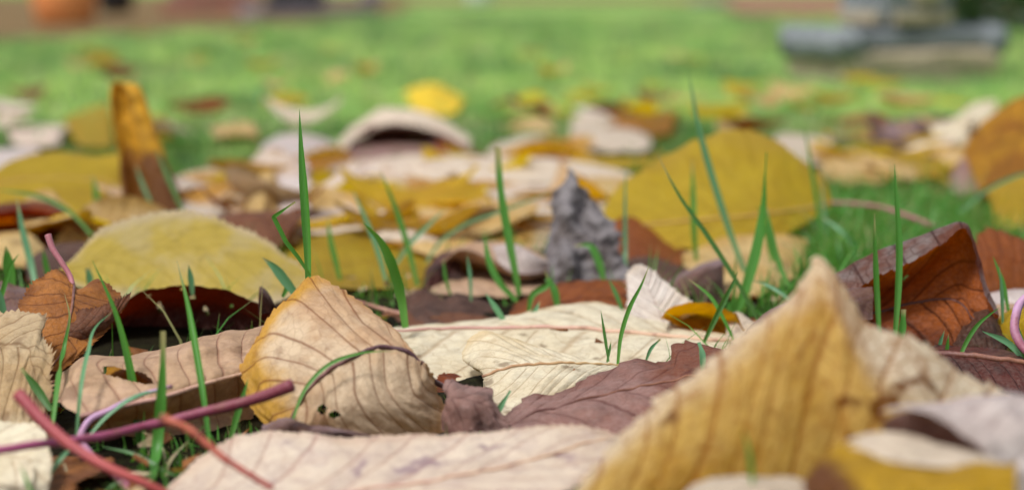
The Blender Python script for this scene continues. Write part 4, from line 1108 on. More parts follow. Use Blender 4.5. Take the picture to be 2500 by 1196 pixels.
leaf2([(1330, 345, 1.72), (1390, 372, 1.65), (1470, 385, 1.62), (1560, 385, 1.62), (1620, 370, 1.65)], [(1340, 370, 1.64), (1400, 400, 1.57), (1480, 415, 1.54), (1560, 410, 1.55), (1620, 390, 1.59)], 'yellow',
      'olive yellow leaf curving below the bluish white cupped leaf', nu=40, nv=15)
leaf2([(1500, 300, 1.92), (1540, 270, 1.97), (1600, 268, 1.97), (1645, 300, 1.92)], [(1510, 320, 1.85), (1550, 330, 1.82), (1600, 332, 1.82), (1645, 322, 1.84)], 'amber',
      'orange brown leaf beyond the bluish white cupped leaf', nu=40, nv=15)
leaf2([(1380, 450, 1.24), (1440, 420, 1.27), (1520, 425, 1.265), (1560, 450, 1.245)], [(1400, 480, 1.18), (1450, 490, 1.16), (1520, 490, 1.16), (1560, 478, 1.18)], 'tan',
      'flat tan leaf between the very long whitish leaf and the grey folded leaf', nu=40, nv=15)
leaf2([(1080, 440, 1.30), (1150, 425, 1.32), (1230, 432, 1.31), (1330, 445, 1.29)], [(1090, 470, 1.22), (1170, 482, 1.20), (1250, 480, 1.20), (1330, 470, 1.22)], 'ochre',
      'ochre leaf lying below the very long whitish leaf', nu=40, nv=15)
leaf2([(1400, 480, 1.15), (1450, 470, 1.16), (1520, 475, 1.155)], [(1400, 520, 1.09), (1460, 530, 1.08), (1520, 520, 1.09)], 'pinkcream',
      'cream leaf right behind the grey folded leaf', nu=40, nv=15)

# ---- far end beyond the rusty leaf
leaf([[(2120, 285, 1.72), (2135, 340, 1.66), (2170, 368, 1.62), (2230, 372, 1.61), (2290, 372, 1.61)],
      [(2124, 272, 1.75), (2160, 325, 1.70), (2195, 342, 1.69), (2240, 340, 1.69), (2300, 360, 1.64)],
      [(2126, 268, 1.77), (2180, 298, 1.76), (2215, 290, 1.78), (2260, 285, 1.78), (2305, 345, 1.67)]],
     [-1, 0, 1], 'darkred', 'dark red brown curled leaf with pale inside on the far grass', nu=50, nv=21, nsec=5, teeth=(0, 0))
leaf2([(2150, 318, 1.70), (2190, 295, 1.73), (2225, 292, 1.735), (2245, 318, 1.70)], [(2160, 335, 1.675), (2190, 340, 1.67), (2220, 338, 1.67), (2245, 330, 1.68)], 'lilac',
      'pale violet scrap inside the dark red brown curled leaf', nu=30, nv=13)
leaf2([(2270, 310, 1.62), (2310, 298, 1.63), (2350, 275, 1.66), (2390, 250, 1.70), (2432, 244, 1.71)], [(2300, 370, 1.53), (2340, 388, 1.50), (2360, 370, 1.52), (2380, 320, 1.58), (2432, 270, 1.66)], 'cream',
      'whitish leaf slanting up behind the ochre leaf at the far end', nu=50, nv=19)
leaf([[(2350, 370, 1.22), (2380, 320, 1.24), (2430, 270, 1.255), (2500, 232, 1.26), (2620, 215, 1.26)],
      [(2365, 400, 1.19), (2410, 370, 1.19), (2460, 345, 1.19), (2530, 330, 1.19), (2620, 320, 1.19)],
      [(2400, 480, 1.12), (2430, 500, 1.10), (2470, 520, 1.08), (2540, 540, 1.065), (2620, 545, 1.065)]],
     [-1, 0, 1], 'amber', 'large amber brown leaf standing up at the end near the orange rust leaf', nu=70, nv=29, nsec=7, teeth=(0, 0))
leaf2([(2415, 470, 1.08), (2440, 440, 1.095), (2500, 430, 1.10), (2600, 430, 1.10)], [(2425, 530, 1.02), (2450, 560, .99), (2520, 565, .985), (2600, 565, .985)], 'yellow',
      'yellow leaf in front of the large amber brown leaf', nu=40, nv=17)
leaf2([(2315, 440, 1.22), (2340, 395, 1.26), (2375, 378, 1.28), (2402, 400, 1.26)], [(2325, 470, 1.17), (2350, 480, 1.16), (2380, 475, 1.165), (2402, 460, 1.18)], 'mauve',
      'violet brown leaf at the foot of the large amber brown leaf', nu=40, nv=15)
leaf2([(1880, 345, 1.62), (1930, 328, 1.65), (1990, 332, 1.64), (2035, 360, 1.59)], [(1900, 390, 1.49), (1950, 405, 1.46), (2000, 405, 1.46), (2040, 395, 1.48)], 'pale',
      'whitish leaf behind the shoulder of the largest yellow leaf', nu=40, nv=15)
leaf2([(2000, 395, 1.47), (2060, 365, 1.54), (2120, 375, 1.52), (2180, 400, 1.46)], [(2010, 430, 1.36), (2070, 450, 1.32), (2130, 450, 1.32), (2180, 435, 1.35)], 'tan',
      'tan cream leaf in the grass beyond the largest yellow leaf', nu=40, nv=15)
leaf2([(2180, 400, 1.44), (2210, 370, 1.50), (2260, 368, 1.50), (2310, 395, 1.45)], [(2190, 420, 1.38), (2220, 432, 1.35), (2270, 432, 1.35), (2310, 420, 1.38)], 'yellow',
      'clear yellow leaf below the dark red brown curled leaf', nu=40, nv=15)
leaf2([(185, 320, 1.82), (205, 270, 1.88), (240, 258, 1.90), (275, 290, 1.86)], [(190, 345, 1.74), (215, 358, 1.71), (250, 358, 1.71), (275, 345, 1.73)], 'yellow',
      'lemon yellow leaf behind the rolled standing leaf', nu=40, nv=15)
leaf2([(350, 305, 1.86), (365, 278, 1.90), (395, 285, 1.89), (415, 315, 1.84)], [(352, 330, 1.78), (375, 342, 1.75), (400, 340, 1.76), (415, 330, 1.78)], 'yellow',
      'small yellow leaf just beyond the rolled standing leaf', nu=30, nv=13)
leaf2([(520, 330, 1.80), (545, 305, 1.85), (590, 300, 1.86), (630, 325, 1.81)], [(530, 338, 1.76), (560, 330, 1.77), (595, 330, 1.77), (630, 342, 1.75)], 'tan',
      'tan leaf bridging over the grass in the middle distance', nu=30, nv=13)
leaf2([(-40, 385, 1.50), (20, 362, 1.55), (60, 360, 1.555), (100, 378, 1.52)], [(-40, 420, 1.40), (10, 425, 1.39), (60, 415, 1.41), (100, 400, 1.45)], 'violetpale',
      'pale pink leaf behind the big yellow spotted leaf', nu=30, nv=13)
leaf2([(20, 330, 1.72), (60, 305, 1.78), (110, 305, 1.78), (150, 335, 1.71)], [(30, 350, 1.64), (70, 358, 1.62), (110, 358, 1.62), (150, 350, 1.64)], 'pinkcream',
      'pinkish cream leaf on the far grass behind the big yellow spotted leaf', nu=30, nv=13)
leaf2([(640, 400, 1.46), (655, 345, 1.56), (690, 330, 1.58), (740, 350, 1.55), (790, 375, 1.51)], [(650, 415, 1.40), (680, 425, 1.38), (720, 425, 1.38), (760, 418, 1.40), (790, 405, 1.42)], 'violetpale',
      'pale violet leaf left of the orange brown leaf tipped on edge'.replace('left of', 'beside'), nu=40, nv=15)

# ---- loose stalks
def stalk(pts, r, mat, label):
    P_ = np.array([pt(p) for p in pts])
    base = np.array([P_[:, 0].mean(), P_[:, 1].mean(), P_[:, 2].min()])
    pp = resample(P_ - base, 60)
    sd = int(abs(P_[0, 0]) * 1e5) % 97
    tt_ = np.linspace(0, 1, 60)
    for ax in range(3):
        pp[:, ax] += 0.00025 * wave(tt_, tt_ * 0, sd + ax, 4.0)
    rr_ = np.interp(tt_, np.linspace(0, 1, len(r)), r) * (1 + 0.09 * wave(tt_, tt_ * 0, sd + 5, 11.0) + 0.35 * np.exp(-(tt_ / 0.035) ** 2))
    V, Q, A = tube_geo(pp, rr_, 14)
    o = link('leaf_stalk', mesh_raw('leaf_stalk', V, Q, M[mat], {'along': A}), None, tuple(base))
    return tag(o, label, 'leaf stalk')


stalk([(-60, 1104, .498), (0, 1096, .500), (120, 1082, .508), (240, 1065, .522), (400, 1030, .537), (520, 1000, .538), (610, 978, .538), (714, 940, .537)], [.0011, .0012, .0013, .0016, .0019], 'stalk_crimson',
      'thick crimson leaf stalk with a cut end, lying before the pinkish tan leaf')
stalk([(420, 942, .560), (350, 962, .556), (270, 1000, .552), (215, 1030, .549), (197, 1062, .545), (216, 1105, .540), (268, 1150, .532), (330, 1200, .522)], [.0005, .0009, .0012, .0013, .0013], 'stalk_lilac',
      'lilac leaf stalk bent in a tight hook behind the red stalk')
stalk([(392, 1018, .482), (440, 1036, .481), (490, 1070, .48), (540, 1112, .478), (600, 1152, .476), (665, 1192, .474)], [.0011, .0010, .0009, .0008], 'stalk_orange',
      'thin orange red leaf stalk resting on the large flat pale leaf')
stalk([(860, 732, .77), (900, 745, .768), (940, 757, .765), (985, 768, .76)], [.0007, .0010, .0013], 'stalk_brown',
      'brownish pink leaf stalk behind the shoulder of the curled tan leaf')
stalk([(2560, 715, .655), (2510, 722, .652), (2482, 760, .648), (2478, 800, .644), (2492, 840, .640), (2530, 880, .635)], [.0012, .0015, .0016, .0016, .0015], 'stalk_lilac',
      'lilac stalk looping beside the small bright yellow scrap')
# ---- leaves scattered thinly over the far lawn (blurred, so alike)
def free_leaf(x, y, L, Wd, head, tilt, curl, bend, mat, seed, z0=0.012, nu=26, nv=13):
    u = np.linspace(0, 1, nu)
    v = np.linspace(-1, 1, nv)
    U, V = np.meshgrid(u, v, indexing='ij')
    hw = Wd * 0.5 * np.sin(math.pi * np.clip(U, 0, 1) ** 0.85) ** 0.8 * (1 - 0.25 * U)
    lx = (U - 0.5) * L
    th = V * curl
    ly = hw * np.sin(th) / max(abs(curl), 1e-3)
    lz = hw * (1 - np.cos(th)) / max(abs(curl), 1e-3) * (1 if curl > 0 else -1) + bend * ((U - 0.5) ** 2) * L
    rs_ = np.random.RandomState(seed)
    ca, sa = math.cos(tilt), math.sin(tilt)
    ly, lz = ly * ca - lz * sa, ly * sa + lz * ca
    c, s_ = math.cos(head), math.sin(head)
    X, Y = lx * c - ly * s_, lx * s_ + ly * c
    lz = lz - lz.min() + z0
    return np.stack([X + x, Y + y, lz], -1), v


ANCH = [('the very long whitish leaf', 1200, 415), ('the grey folded leaf', 1430, 560), ('the largest yellow leaf', 1760, 470), ('the big yellow spotted leaf', 150, 450),
        ('the rolled standing leaf', 330, 400), ('the broad pale yellow leaf', 450, 620), ('the golden yellow leaf', 860, 620), ('the tall dark tipped blade', 740, 450),
        ('the large amber brown leaf', 2440, 380), ('the grey brown arch', 980, 340), ('the tipped orange brown leaf', 820, 420), ('the lemon yellow leaf', 1060, 250),
        ('the bluish white cupped leaf', 1480, 330), ('the stone ornament', 2180, 130), ('the rust brown leaf', 1570, 600), ('the square cut blade', 1230, 500),
        ('the terracotta pot', 160, 60), ('the dark red curled leaf', 2210, 320), ('the pale golden edgewise leaf', 660, 500), ('the stone kerb', 780, 50),
        ('the white pot', 1170, 20), ('the grey slab', 1735, 20), ('the brick planter', 510, 40), ('the curled tan leaf', 830, 870), ('the crimson stalk', 400, 1030),
        ('the tall peaked leaf', 1950, 950), ('the rusty leaf', 2270, 700), ('the broad cream leaf', 1400, 800), ('the mauve brown leaf', 1550, 960), ('the dark red arch', 480, 770)]
USED = set()


def own_label(colour, px, py, L, curl, bend, where):
    nm, ax, ay = min(ANCH, key=lambda a_: (a_[1] - px) ** 2 + 4.0 * (a_[2] - py) ** 2)
    dx, dy = px - ax, py - ay
    if abs(dx) < 110:
        rel = ('just behind ', 'behind ')[abs(dy) > 60] if dy < 0 else ('just before ', 'before ')[abs(dy) > 60]
    else:
        rel = ('close beside ', 'away from ')[abs(dx) > 260]
    shape = 'cupped' if curl > 0.55 else ('arched' if curl < -0.55 else ('bent' if abs(bend) > 0.6 else 'flat'))
    for size in (('large', 'broad', 'long') if L > 0.075 else ('medium', 'shortish', 'middling') if L > 0.06 else ('small', 'little', 'slight')):
        lb = '%s %s %s leaf %s%s %s' % (size, shape, colour, rel, nm, where)
        if lb not in USED:
            break
    USED.add(lb)
    return lb


far_kinds = [('tan', 'small tan leaf lying in the blurred far grass'),
             ('pale', 'small whitish leaf lying in the blurred far grass'),
             ('yellow', 'small yellow leaf lying in the blurred far grass'),
             ('brown', 'small brown leaf lying in the blurred far grass'),
             ('amber', 'small orange leaf lying in the blurred far grass')]
rs = np.random.RandomState(21)
spots = []
for k in range(95):
    py_ = rs.uniform(90, 290) if k > 45 else rs.uniform(262, 335)
    px_ = rs.uniform(-60, 2560)
    if 960 < px_ < 1170 and 190 < py_ < 300:
        continue
    if (780 < px_ < 1200 and py_ > 240) or (px_ < 820 and py_ > 235 and k % 3) or (px_ > 1650 and py_ > 235 and k % 2):
        continue
    if py_ < 190 and 1880 < px_ < 2480:
        continue
    q = G(px_, py_, 0.015)
    kk = rs.choice(5, p=[.36, .26, .16, .16, .06]) if py_ > 262 else rs.choice(5, p=[.42, .04, .06, .46, .02])
    spots.append((q[0], q[1], far_kinds[kk], px_, py_))
for px_, py_, kk in [(488, 142, 2), (1648, 140, 0), (345, 88, 0), (1290, 138, 3), (2100, 205, 2), (2155, 210, 2), (1815, 228, 2), (1975, 262, 4), (2330, 250, 2), (1600, 215, 2), (1940, 240, 0), (1310, 265, 0), (1420, 258, 2)]:
    q = G(px_, py_, 0.015)
    spots.append((q[0], q[1], far_kinds[kk], px_, py_))
for k, (x, y, (mt, lb), px_, py_) in enumerate(spots):
    L = rs.uniform(.045, .075)
    cu, be = rs.uniform(-1.1, 1.3), rs.uniform(-.5, .9)
    P, v = free_leaf(x, y, L, L * rs.uniform(.5, .7), rs.uniform(0, 6.28), rs.uniform(-.45, .45), cu, be, mt, k, rs.uniform(.008, .02))
    build_leaf(P, v, mt, own_label(lb.split()[1], px_, py_, L, cu, be, 'on the far grass'), group=lb.replace('small ', '').replace('leaf', 'leaves').replace(' lying', ''), nsec=8, teeth=(0, 0), nib=.0012, crinkle=.0016)

# leaves of the middle drift: flat litter filling between the bigger ones
mid_kinds = [('tan', 'tan'), ('pale', 'whitish'), ('yellow', 'yellow'), ('ochre', 'ochre'), ('violetpale', 'grey violet'), ('brown', 'brown'), ('pinkcream', 'cream')]
for k in range(215):
    py_ = 325 + 265 * rs.uniform(0, 1) ** 1.3
    px_ = rs.uniform(-80, 2580)
    if px_ > 1900 and 440 < py_ < 680:
        continue
    if (px_ < 740 and py_ < 405) or (px_ < 400 and py_ < 570) or (1440 < px_ < 2060 and py_ > 320) or (780 < px_ < 1200 and py_ < 420):
        continue
    q = G(px_, py_, 0.012)
    mt, cn = mid_kinds[rs.choice(7, p=[.28, .12, .26, .16, .04, .05, .09])]
    L = rs.uniform(.068, .1)
    cu, be = rs.uniform(-.75, 1.2), rs.uniform(-.7, 1.0)
    if mt in ('brown', 'pale'):
        cu *= .4
    P, v = free_leaf(q[0], q[1], L, L * rs.uniform(.5, .7), rs.uniform(0, 6.28), rs.uniform(-.35, .35), cu, be, mt, k, rs.uniform(.004, .014), 40, 19)
    lb = own_label(cn, px_, py_, L, cu, be, 'in the litter')
    build_leaf(P, v, mt, lb, group=cn + ' leaves in the flat litter', nsec=8, teeth=(0, 0), nib=.0012, crinkle=.0016)
# brown damp leaves low under the near ones
for k in range(30):
    py_ = rs.uniform(640, 1250)
    px_ = rs.uniform(-80, 2580)
    q = G(px_, py_, 0.004)
    mt, cn = [('darkbrown', 'dark brown'), ('brown', 'brown'), ('rust', 'rusty')][k % 3]
    L = rs.uniform(.05, .075)
    P, v = free_leaf(q[0], q[1], L, L * rs.uniform(.5, .65), rs.uniform(0, 6.28), rs.uniform(-.1, .1), rs.uniform(-.3, .3), rs.uniform(-.1, .1), mt, k, rs.uniform(.001, .003), 50, 21)
    build_leaf(P, v, mt, own_label(cn, px_, py_, L, 0, 0, 'low in shade'), group=cn + ' damp leaves under the near leaves', nsec=8, teeth=(24, .0008), nib=.0006, crinkle=.0006)

# ------------------------------------------------------------------ grass
def ribbon(path, width, rnd, face, fold=0.35, twist=0.0, blunt=0.0):
    """A folded grass blade: path (n,3) from base to tip, half width in metres at its widest."""
    n = len(path)
    T = np.gradient(path, axis=0)
    T /= np.linalg.norm(T, axis=1)[:, None]
    t = np.linspace(0, 1, n)
    face = np.asarray(face, float)
    S = np.cross(T, np.broadcast_to(face, T.shape))
    S /= np.linalg.norm(S, axis=1)[:, None] + 1e-9
    Fv = np.cross(S, T)
    if twist:
        a = twist * t[:, None]
        S, Fv = S * np.cos(a) + Fv * np.sin(a), Fv * np.cos(a) - S * np.sin(a)
    w = width * np.clip((1 - t) / 0.42, blunt, 1) ** 0.8 * (0.62 + 0.38 * np.clip(t / 0.35, 0, 1))
    w = np.maximum(w, 0.00006)[:, None]
    cols = []
    for a in (-1, -.5, 0, .5, 1):
        cols.append(path + S * w * a + Fv * w * fold * (abs(a) - .5))
    P = np.stack(cols, 1)
    A = np.stack([np.repeat(t[:, None], 5, 1), np.full((n, 5), rnd), np.repeat(np.array([[-1, -.5, 0, .5, 1]]), n, 0)], -1)
    return P, A


NB = [0]


def blade(pts, wpx, label, mat='blade', face=(0, -1, 0.15), twist=0.0, n=40, kink=False, blunt=0.0, fold=.4, group=None):
    NB[0] += 1
    P_ = np.array([pt(p) for p in pts])
    if kink:
        seg = [np.linspace(P_[i], P_[i + 1], max(3, n // (len(P_) - 1))) for i in range(len(P_) - 1)]
        path = np.vstack([s_[:-1] for s_ in seg] + [P_[-1:]])
    else:
        path = resample(P_, n)
    Yb = P_[:, 1].mean()
    rnd = (NB[0] * 0.6180339) % 1.0
    P, A = ribbon(path, wpx * 0.43 * Yb / FPX, rnd, face, fold, twist, blunt)
    base = P_[0]
    o = link('grass_blade', mesh_grid('grass_blade', P - base, M[mat], {'blade': A}), None, tuple(base))
    return tag(o, label, 'grass blade', group)


B = blade
B([(753, 700, .640), (752, 640, .642), (745, 500, .646), (737, 380, .650), (731, 268, .654)], 25, 'tall straight blade with a dark pointed tip, behind the curled tan leaf', twist=.3, fold=.9)
B([(757, 672, .636), (728, 628, .635), (698, 590, .634), (668, 530, .634), (692, 513, .632), (721, 493, .630)], 13, 'thin blade snapped over at the top, next to the tall straight dark tipped blade', kink=True, n=60, blunt=.35)
B([(990, 800, .70), (980, 730, .702), (960, 655, .70), (930, 590, .695), (886, 543, .69)], 30, 'broad arching blade with a pointed tip above the shoulder of the curled tan leaf', twist=.2)
B([(1268, 720, .80), (1255, 650, .802), (1238, 560, .806), (1222, 460, .81), (1215, 360, .815)], 24, 'upright blade cut off square at the tip, in front of the whitish leaf', blunt=.75)
B([(1795, 770, .775), (1825, 690, .776), (1850, 600, .778), (1866, 500, .78), (1869, 425, .78), (1872, 372, .78)], 34, 'bright broad blade with a pinched twisted tip in front of the largest yellow leaf', twist=1.5, blunt=.25)
B([(1860, 800, .735), (1800, 690, .738), (1730, 580, .742), (1660, 480, .746), (1604, 376, .75)], 14, 'thin straight blade leaning across the bright broad blade', 'blade_dark', fold=.8)
B([(1825, 680, .86), (1790, 590, .865), (1750, 470, .87), (1710, 330, .875), (1680, 175, .88)], 20, 'tallest blurred blade, rising above the top of the largest yellow leaf', 'blade_teal', fold=.8)
B([(1700, 640, .90), (1694, 560, .90), (1692, 470, .905), (1690, 388, .91)], 17, 'upright blade over the middle of the largest yellow leaf')
B([(1525, 720, .86), (1526, 600, .865), (1526, 500, .87), (1528, 405, .875)], 13, 'dim upright blade at the edge of the largest yellow leaf', 'blade_teal')
B([(1508, 890, .648), (1516, 820, .65), (1540, 745, .652), (1566, 695, .653), (1585, 648, .654)], 13, 'slender curved blade growing through the broad cream leaf in front of the pale fan leaf', 'blade')
B([(1486, 882, .65), (1478, 830, .651), (1467, 758, .652)], 9, 'short needle thin blade on the broad cream leaf', 'blade_dark')
B([(1482, 884, .648), (1488, 855, .649), (1492, 832, .65)], 8, 'shortest needle blade on the broad cream leaf', 'blade_dark')
B([(1718, 836, .69), (1750, 770, .69), (1780, 710, .69), (1802, 662, .69)], 16, 'dark stiff blade crossing the small arched amber leaf', 'blade_dark', fold=.8)
B([(1792, 830, .70), (1765, 775, .702), (1735, 725, .705), (1680, 680, .71)], 11, 'thin pale green blade crossing the dark stiff blade', 'blade')
B([(1198, 1045, .577), (1218, 1000, .578), (1246, 953, .58)], 17, 'short bluish blade poking up beside the small crumpled mauve scrap', 'blade_teal', blunt=.3)
B([(352, 1150, .572), (340, 1050, .574), (318, 900, .578), (285, 770, .582), (226, 636, .588)], 25, 'long blade leaning over the pinkish tan leaf towards the pale yellow leaf', 'blade', fold=.8)
B([(372, 1175, .545), (385, 1080, .546), (394, 970, .548), (398, 880, .549), (398, 808, .55)], 33, 'nearest thick blade with a dry blunt tip, in front of the torn hole', 'blade', blunt=.4)
B([(512, 1085, .555), (496, 960, .562), (480, 860, .57), (458, 740, .58), (432, 636, .588)], 20, 'straight blade rising before the arched dark red leaf', 'blade', fold=.7)
B([(128, 1040, .56), (142, 930, .575), (160, 830, .61), (170, 770, .612), (158, 718, .614)], 18, 'blade with a withered curled tip in front of the two lobed brown leaf', 'blade')
B([(186, 1070, .548), (196, 960, .552), (215, 860, .57), (240, 790, .585), (272, 763, .59)], 13, 'dark narrow blade bowing towards the long leaning blade', 'blade_teal')
B([(125, 1000, .575), (95, 955, .578), (52, 898, .58)], 25, 'short broad dark blade before the ragged pale tan leaf', 'blade_dark', blunt=.4)
B([(345, 1150, .56), (350, 1080, .562), (352, 1000, .564)], 17, 'upright blade right behind the nearest thick blade', 'blade')
B([(92, 720, .80), (75, 640, .81), (55, 560, .815), (40, 480, .82)], 20, 'soft upright blade in front of the arched brown leaf', 'blade_teal')
B([(225, 575, .90), (180, 525, .905), (110, 485, .91), (-10, 462, .915)], 13, 'long blade arching sideways over the arched brown leaf', 'blade')
B([(252, 545, .98), (238, 490, .985), (226, 425, .99)], 19, 'short blade before the big yellow spotted leaf', 'blade')
B([(445, 515, .96), (420, 455, .965), (398, 405, .97), (380, 360, .975)], 14, 'blade leaning against the foot of the rolled standing leaf', 'blade_dark')
B([(375, 510, .98), (350, 455, .985), (330, 400, .99)], 11, 'pale blade in front of the rolled standing leaf', 'blade_teal')
B([(410, 500, 1.05), (412, 440, 1.055), (410, 372, 1.06)], 19, 'soft green blade behind the foot of the rolled standing leaf', 'blade')
B([(728, 725, .70), (700, 690, .70), (672, 655, .70), (640, 628, .70)], 28, 'short broad bluish blade beside the dark red scrap', 'blade_teal')
B([(690, 725, .705), (700, 700, .705), (690, 670, .705)], 14, 'small upright blade beneath the short broad bluish blade', 'blade')
B([(470, 720, .725), (466, 680, .725), (460, 645, .725)], 17, 'stub of a blade over the pale yellow leaf', 'blade_teal')
B([(220, 700, .77), (218, 672, .77), (213, 655, .77)], 20, 'broken blunt blade beside the upright pink stalk', 'blade_teal', blunt=.7)
B([(122, 690, .80), (112, 645, .80), (105, 605, .80)], 16, 'blade standing next to the upright pink stalk', 'blade')
B([(1020, 700, .85), (995, 600, .855), (970, 520, .86), (930, 420, .865)], 17, 'blade leaning before the golden tan leaf', 'blade')
B([(945, 700, .84), (925, 620, .845), (895, 540, .85), (862, 465, .855)], 16, 'blade leaning behind the broad arching blade', 'blade_teal')
B([(955, 660, .88), (1005, 590, .885), (1050, 545, .89), (1095, 505, .895)], 14, 'bluish blade slanting across the golden tan leaf', 'blade_teal')
B([(1040, 640, .90), (1075, 590, .905), (1130, 550, .91), (1240, 510, .915), (1345, 470, .92)], 12, 'long thin blade stretched sideways towards the grey folded leaf', 'blade_teal')
B([(832, 690, .86), (820, 640, .862), (808, 590, .865), (800, 530, .87)], 16, 'upright blade over the golden yellow leaf', 'blade')
B([(1262, 735, .79), (1220, 690, .792), (1195, 640, .795), (1182, 570, .80)], 20, 'blade at the foot of the square cut blade', 'blade')
B([(1100, 720, .80), (1088, 680, .80), (1082, 630, .802)], 10, 'thin blade before the shadowed hollow', 'blade')
B([(1150, 735, .79), (1148, 680, .792), (1140, 620, .795)], 10, 'dim blade in front of the dark hollow', 'blade_teal')
B([(1290, 760, .77), (1300, 720, .771), (1340, 690, .772), (1330, 660, .773)], 18, 'short blade in front of the rust orange toothed leaf', 'blade')
B([(1362, 755, .77), (1350, 700, .772), (1335, 680, .775)], 22, 'short bright blade with a dry blunt end before the rust orange toothed leaf', 'blade', blunt=.6)
B([(1475, 690, .82), (1462, 640, .822), (1440, 600, .825), (1400, 600, .828)], 22, 'blade bent over at its dry tip in front of the grey folded leaf', 'blade')
B([(1520, 760, .755), (1505, 720, .757), (1485, 680, .76)], 13, 'dark blade over the rust orange toothed leaf', 'blade_dark')
B([(2148, 850, .675), (2142, 740, .678), (2137, 630, .68), (2135, 520, .682)], 17, 'upright blade with a dry pale tip in front of the rusty leaf', 'blade', fold=.7)
B([(2182, 850, .672), (2192, 720, .676), (2195, 600, .68), (2188, 480, .684), (2184, 400, .687)], 20, 'taller soft blade beside the dry tipped blade before the rusty leaf', 'blade', fold=.7)
B([(2195, 850, .665), (2203, 800, .666), (2206, 755, .667)], 22, 'short blunt bright blade at the foot of the rusty leaf', 'blade', blunt=.6)
B([(2335, 900, .635), (2352, 850, .638), (2385, 795, .64), (2440, 750, .643)], 13, 'curved blade rising before the dark foot of the rusty leaf', 'blade')
B([(2462, 760, .70), (2448, 690, .702), (2424, 625, .705)], 13, 'blade in front of the orange rust leaf', 'blade')
B([(2448, 790, .69), (2446, 720, .69), (2440, 650, .69)], 11, 'dim blade standing before the orange rust leaf', 'blade_teal')
B([(2290, 868, .66), (2296, 835, .66), (2306, 806, .66)], 11, 'short thin blade at the edge of the dark red brown leaf', 'blade_teal')
B([(2308, 885, .65), (2312, 850, .65), (2316, 815, .65)], 11, 'short upright blade beside the curved blade', 'blade')
B([(2500, 880, .645), (2465, 840, .648), (2398, 808, .65)], 18, 'bluish blade lying under the lilac looped stalk', 'blade_teal')
B([(2510, 900, .64), (2495, 840, .642), (2480, 780, .645)], 17, 'blade under the lilac looped stalk', 'blade')
B([(2010, 620, .93), (1998, 520, .935), (1982, 420, .94), (1962, 300, .945)], 12, 'thin tall blade at the far edge of the largest yellow leaf', 'blade')
B([(2020, 600, .95), (2010, 500, .955), (2005, 430, .96)], 10, 'thin dim blade beside the thin tall blade', 'blade_teal')
B([(2200, 560, .98), (2188, 500, .985), (2178, 400, .99)], 20, 'broad blade in the grass tuft beyond the rusty leaf', 'blade')
B([(2340, 520, 1.0), (2400, 470, 1.005), (2480, 430, 1.01), (2580, 410, 1.015)], 12, 'blade arching sideways before the large amber brown leaf', 'blade_teal')
B([(1885, 640, .87), (1870, 560, .872), (1850, 500, .875)], 16, 'blade behind the bright broad blade', 'blade')
B([(1925, 700, .80), (1900, 640, .805), (1880, 560, .81), (1868, 490, .815)], 18, 'leaning blade just behind the bright broad blade', 'blade')
B([(1945, 745, .75), (1900, 710, .755), (1860, 690, .76), (1835, 685, .76)], 11, 'thin bowed blade in front of the grass tuft', 'blade_teal')
B([(2090, 600, .90), (2060, 570, .90), (2030, 545, .905), (2005, 530, .91)], 12, 'bluish blade slanting in the grass tuft', 'blade_teal')
B([(560, 1080, .565), (580, 1010, .567), (606, 925, .57)], 19, 'short blade at the toothed edge of the curled tan leaf', 'blade')
B([(712, 1030, .557), (745, 950, .562), (800, 892, .566), (880, 862, .569), (965, 857, .571)], 12, 'thin green blade arching along the dark midrib of the curled tan leaf', 'blade', face=(0, -1, .6))
B([(208, 1075, .545), (262, 1015, .550), (330, 968, .554), (395, 950, .558), (430, 945, .56)], 15, 'bluish blade lying inside the lilac hooked stalk', 'blade_teal', face=(0, -.6, 1))
B([(110, 1210, .52), (130, 1140, .525), (165, 1100, .53), (200, 1075, .535)], 18, 'bluish blade curling under the red stalk', 'blade_teal')
B([(455, 1180, .53), (400, 1150, .535), (330, 1110, .54), (250, 1090, .545)], 18, 'dark blade lying in the shade behind the red stalk', 'blade_dark', face=(0, -.6, 1))
B([(450, 1210, .51), (480, 1160, .52), (520, 1110, .53), (545, 1075, .54)], 16, 'dark blade beside the edge of the large flat pale leaf', 'blade_dark')
B([(90, 1250, .47), (72, 1190, .472), (48, 1130, .475)], 12, 'small blurred blade before the cream leaf', 'blade')
B([(1838, 1200, .42), (1830, 1110, .422), (1816, 1050, .424)], 14, 'blurred blade in front of the tall peaked ochre leaf', 'blade')
B([(30, 700, .74), (22, 650, .74), (14, 600, .74)], 34, 'cluster blade beside the mauve leaf roll', 'blade')
B([(-5, 760, .70), (10, 700, .70), (32, 640, .70), (46, 620, .70)], 15, 'blade with a dry thread tip beside the mauve leaf roll', 'blade')
B([(12, 790, .68), (4, 740, .68), (-10, 690, .68)], 22, 'broad blade before the mauve leaf roll', 'blade_teal')
B([(1240, 800, .74), (1215, 760, .742), (1185, 715, .745)], 18, 'bluish shiny blade lying before the dark brown wavy leaf', 'blade_teal', face=(0, -.7, .7))
B([(1285, 790, .75), (1305, 760, .752), (1318, 735, .754)], 15, 'short slanting blade at the end of the rust orange toothed leaf', 'blade_teal')
B([(1715, 905, .60), (1714, 860, .602), (1706, 835, .604)], 18, 'pale short blade standing on the mauve brown leaf', 'blade_teal', blunt=.5)
B([(1577, 880, .65), (1590, 850, .65), (1612, 828, .65)], 10, 'pale bent blade at the edge of the mauve brown leaf', 'blade_teal', blunt=.5)
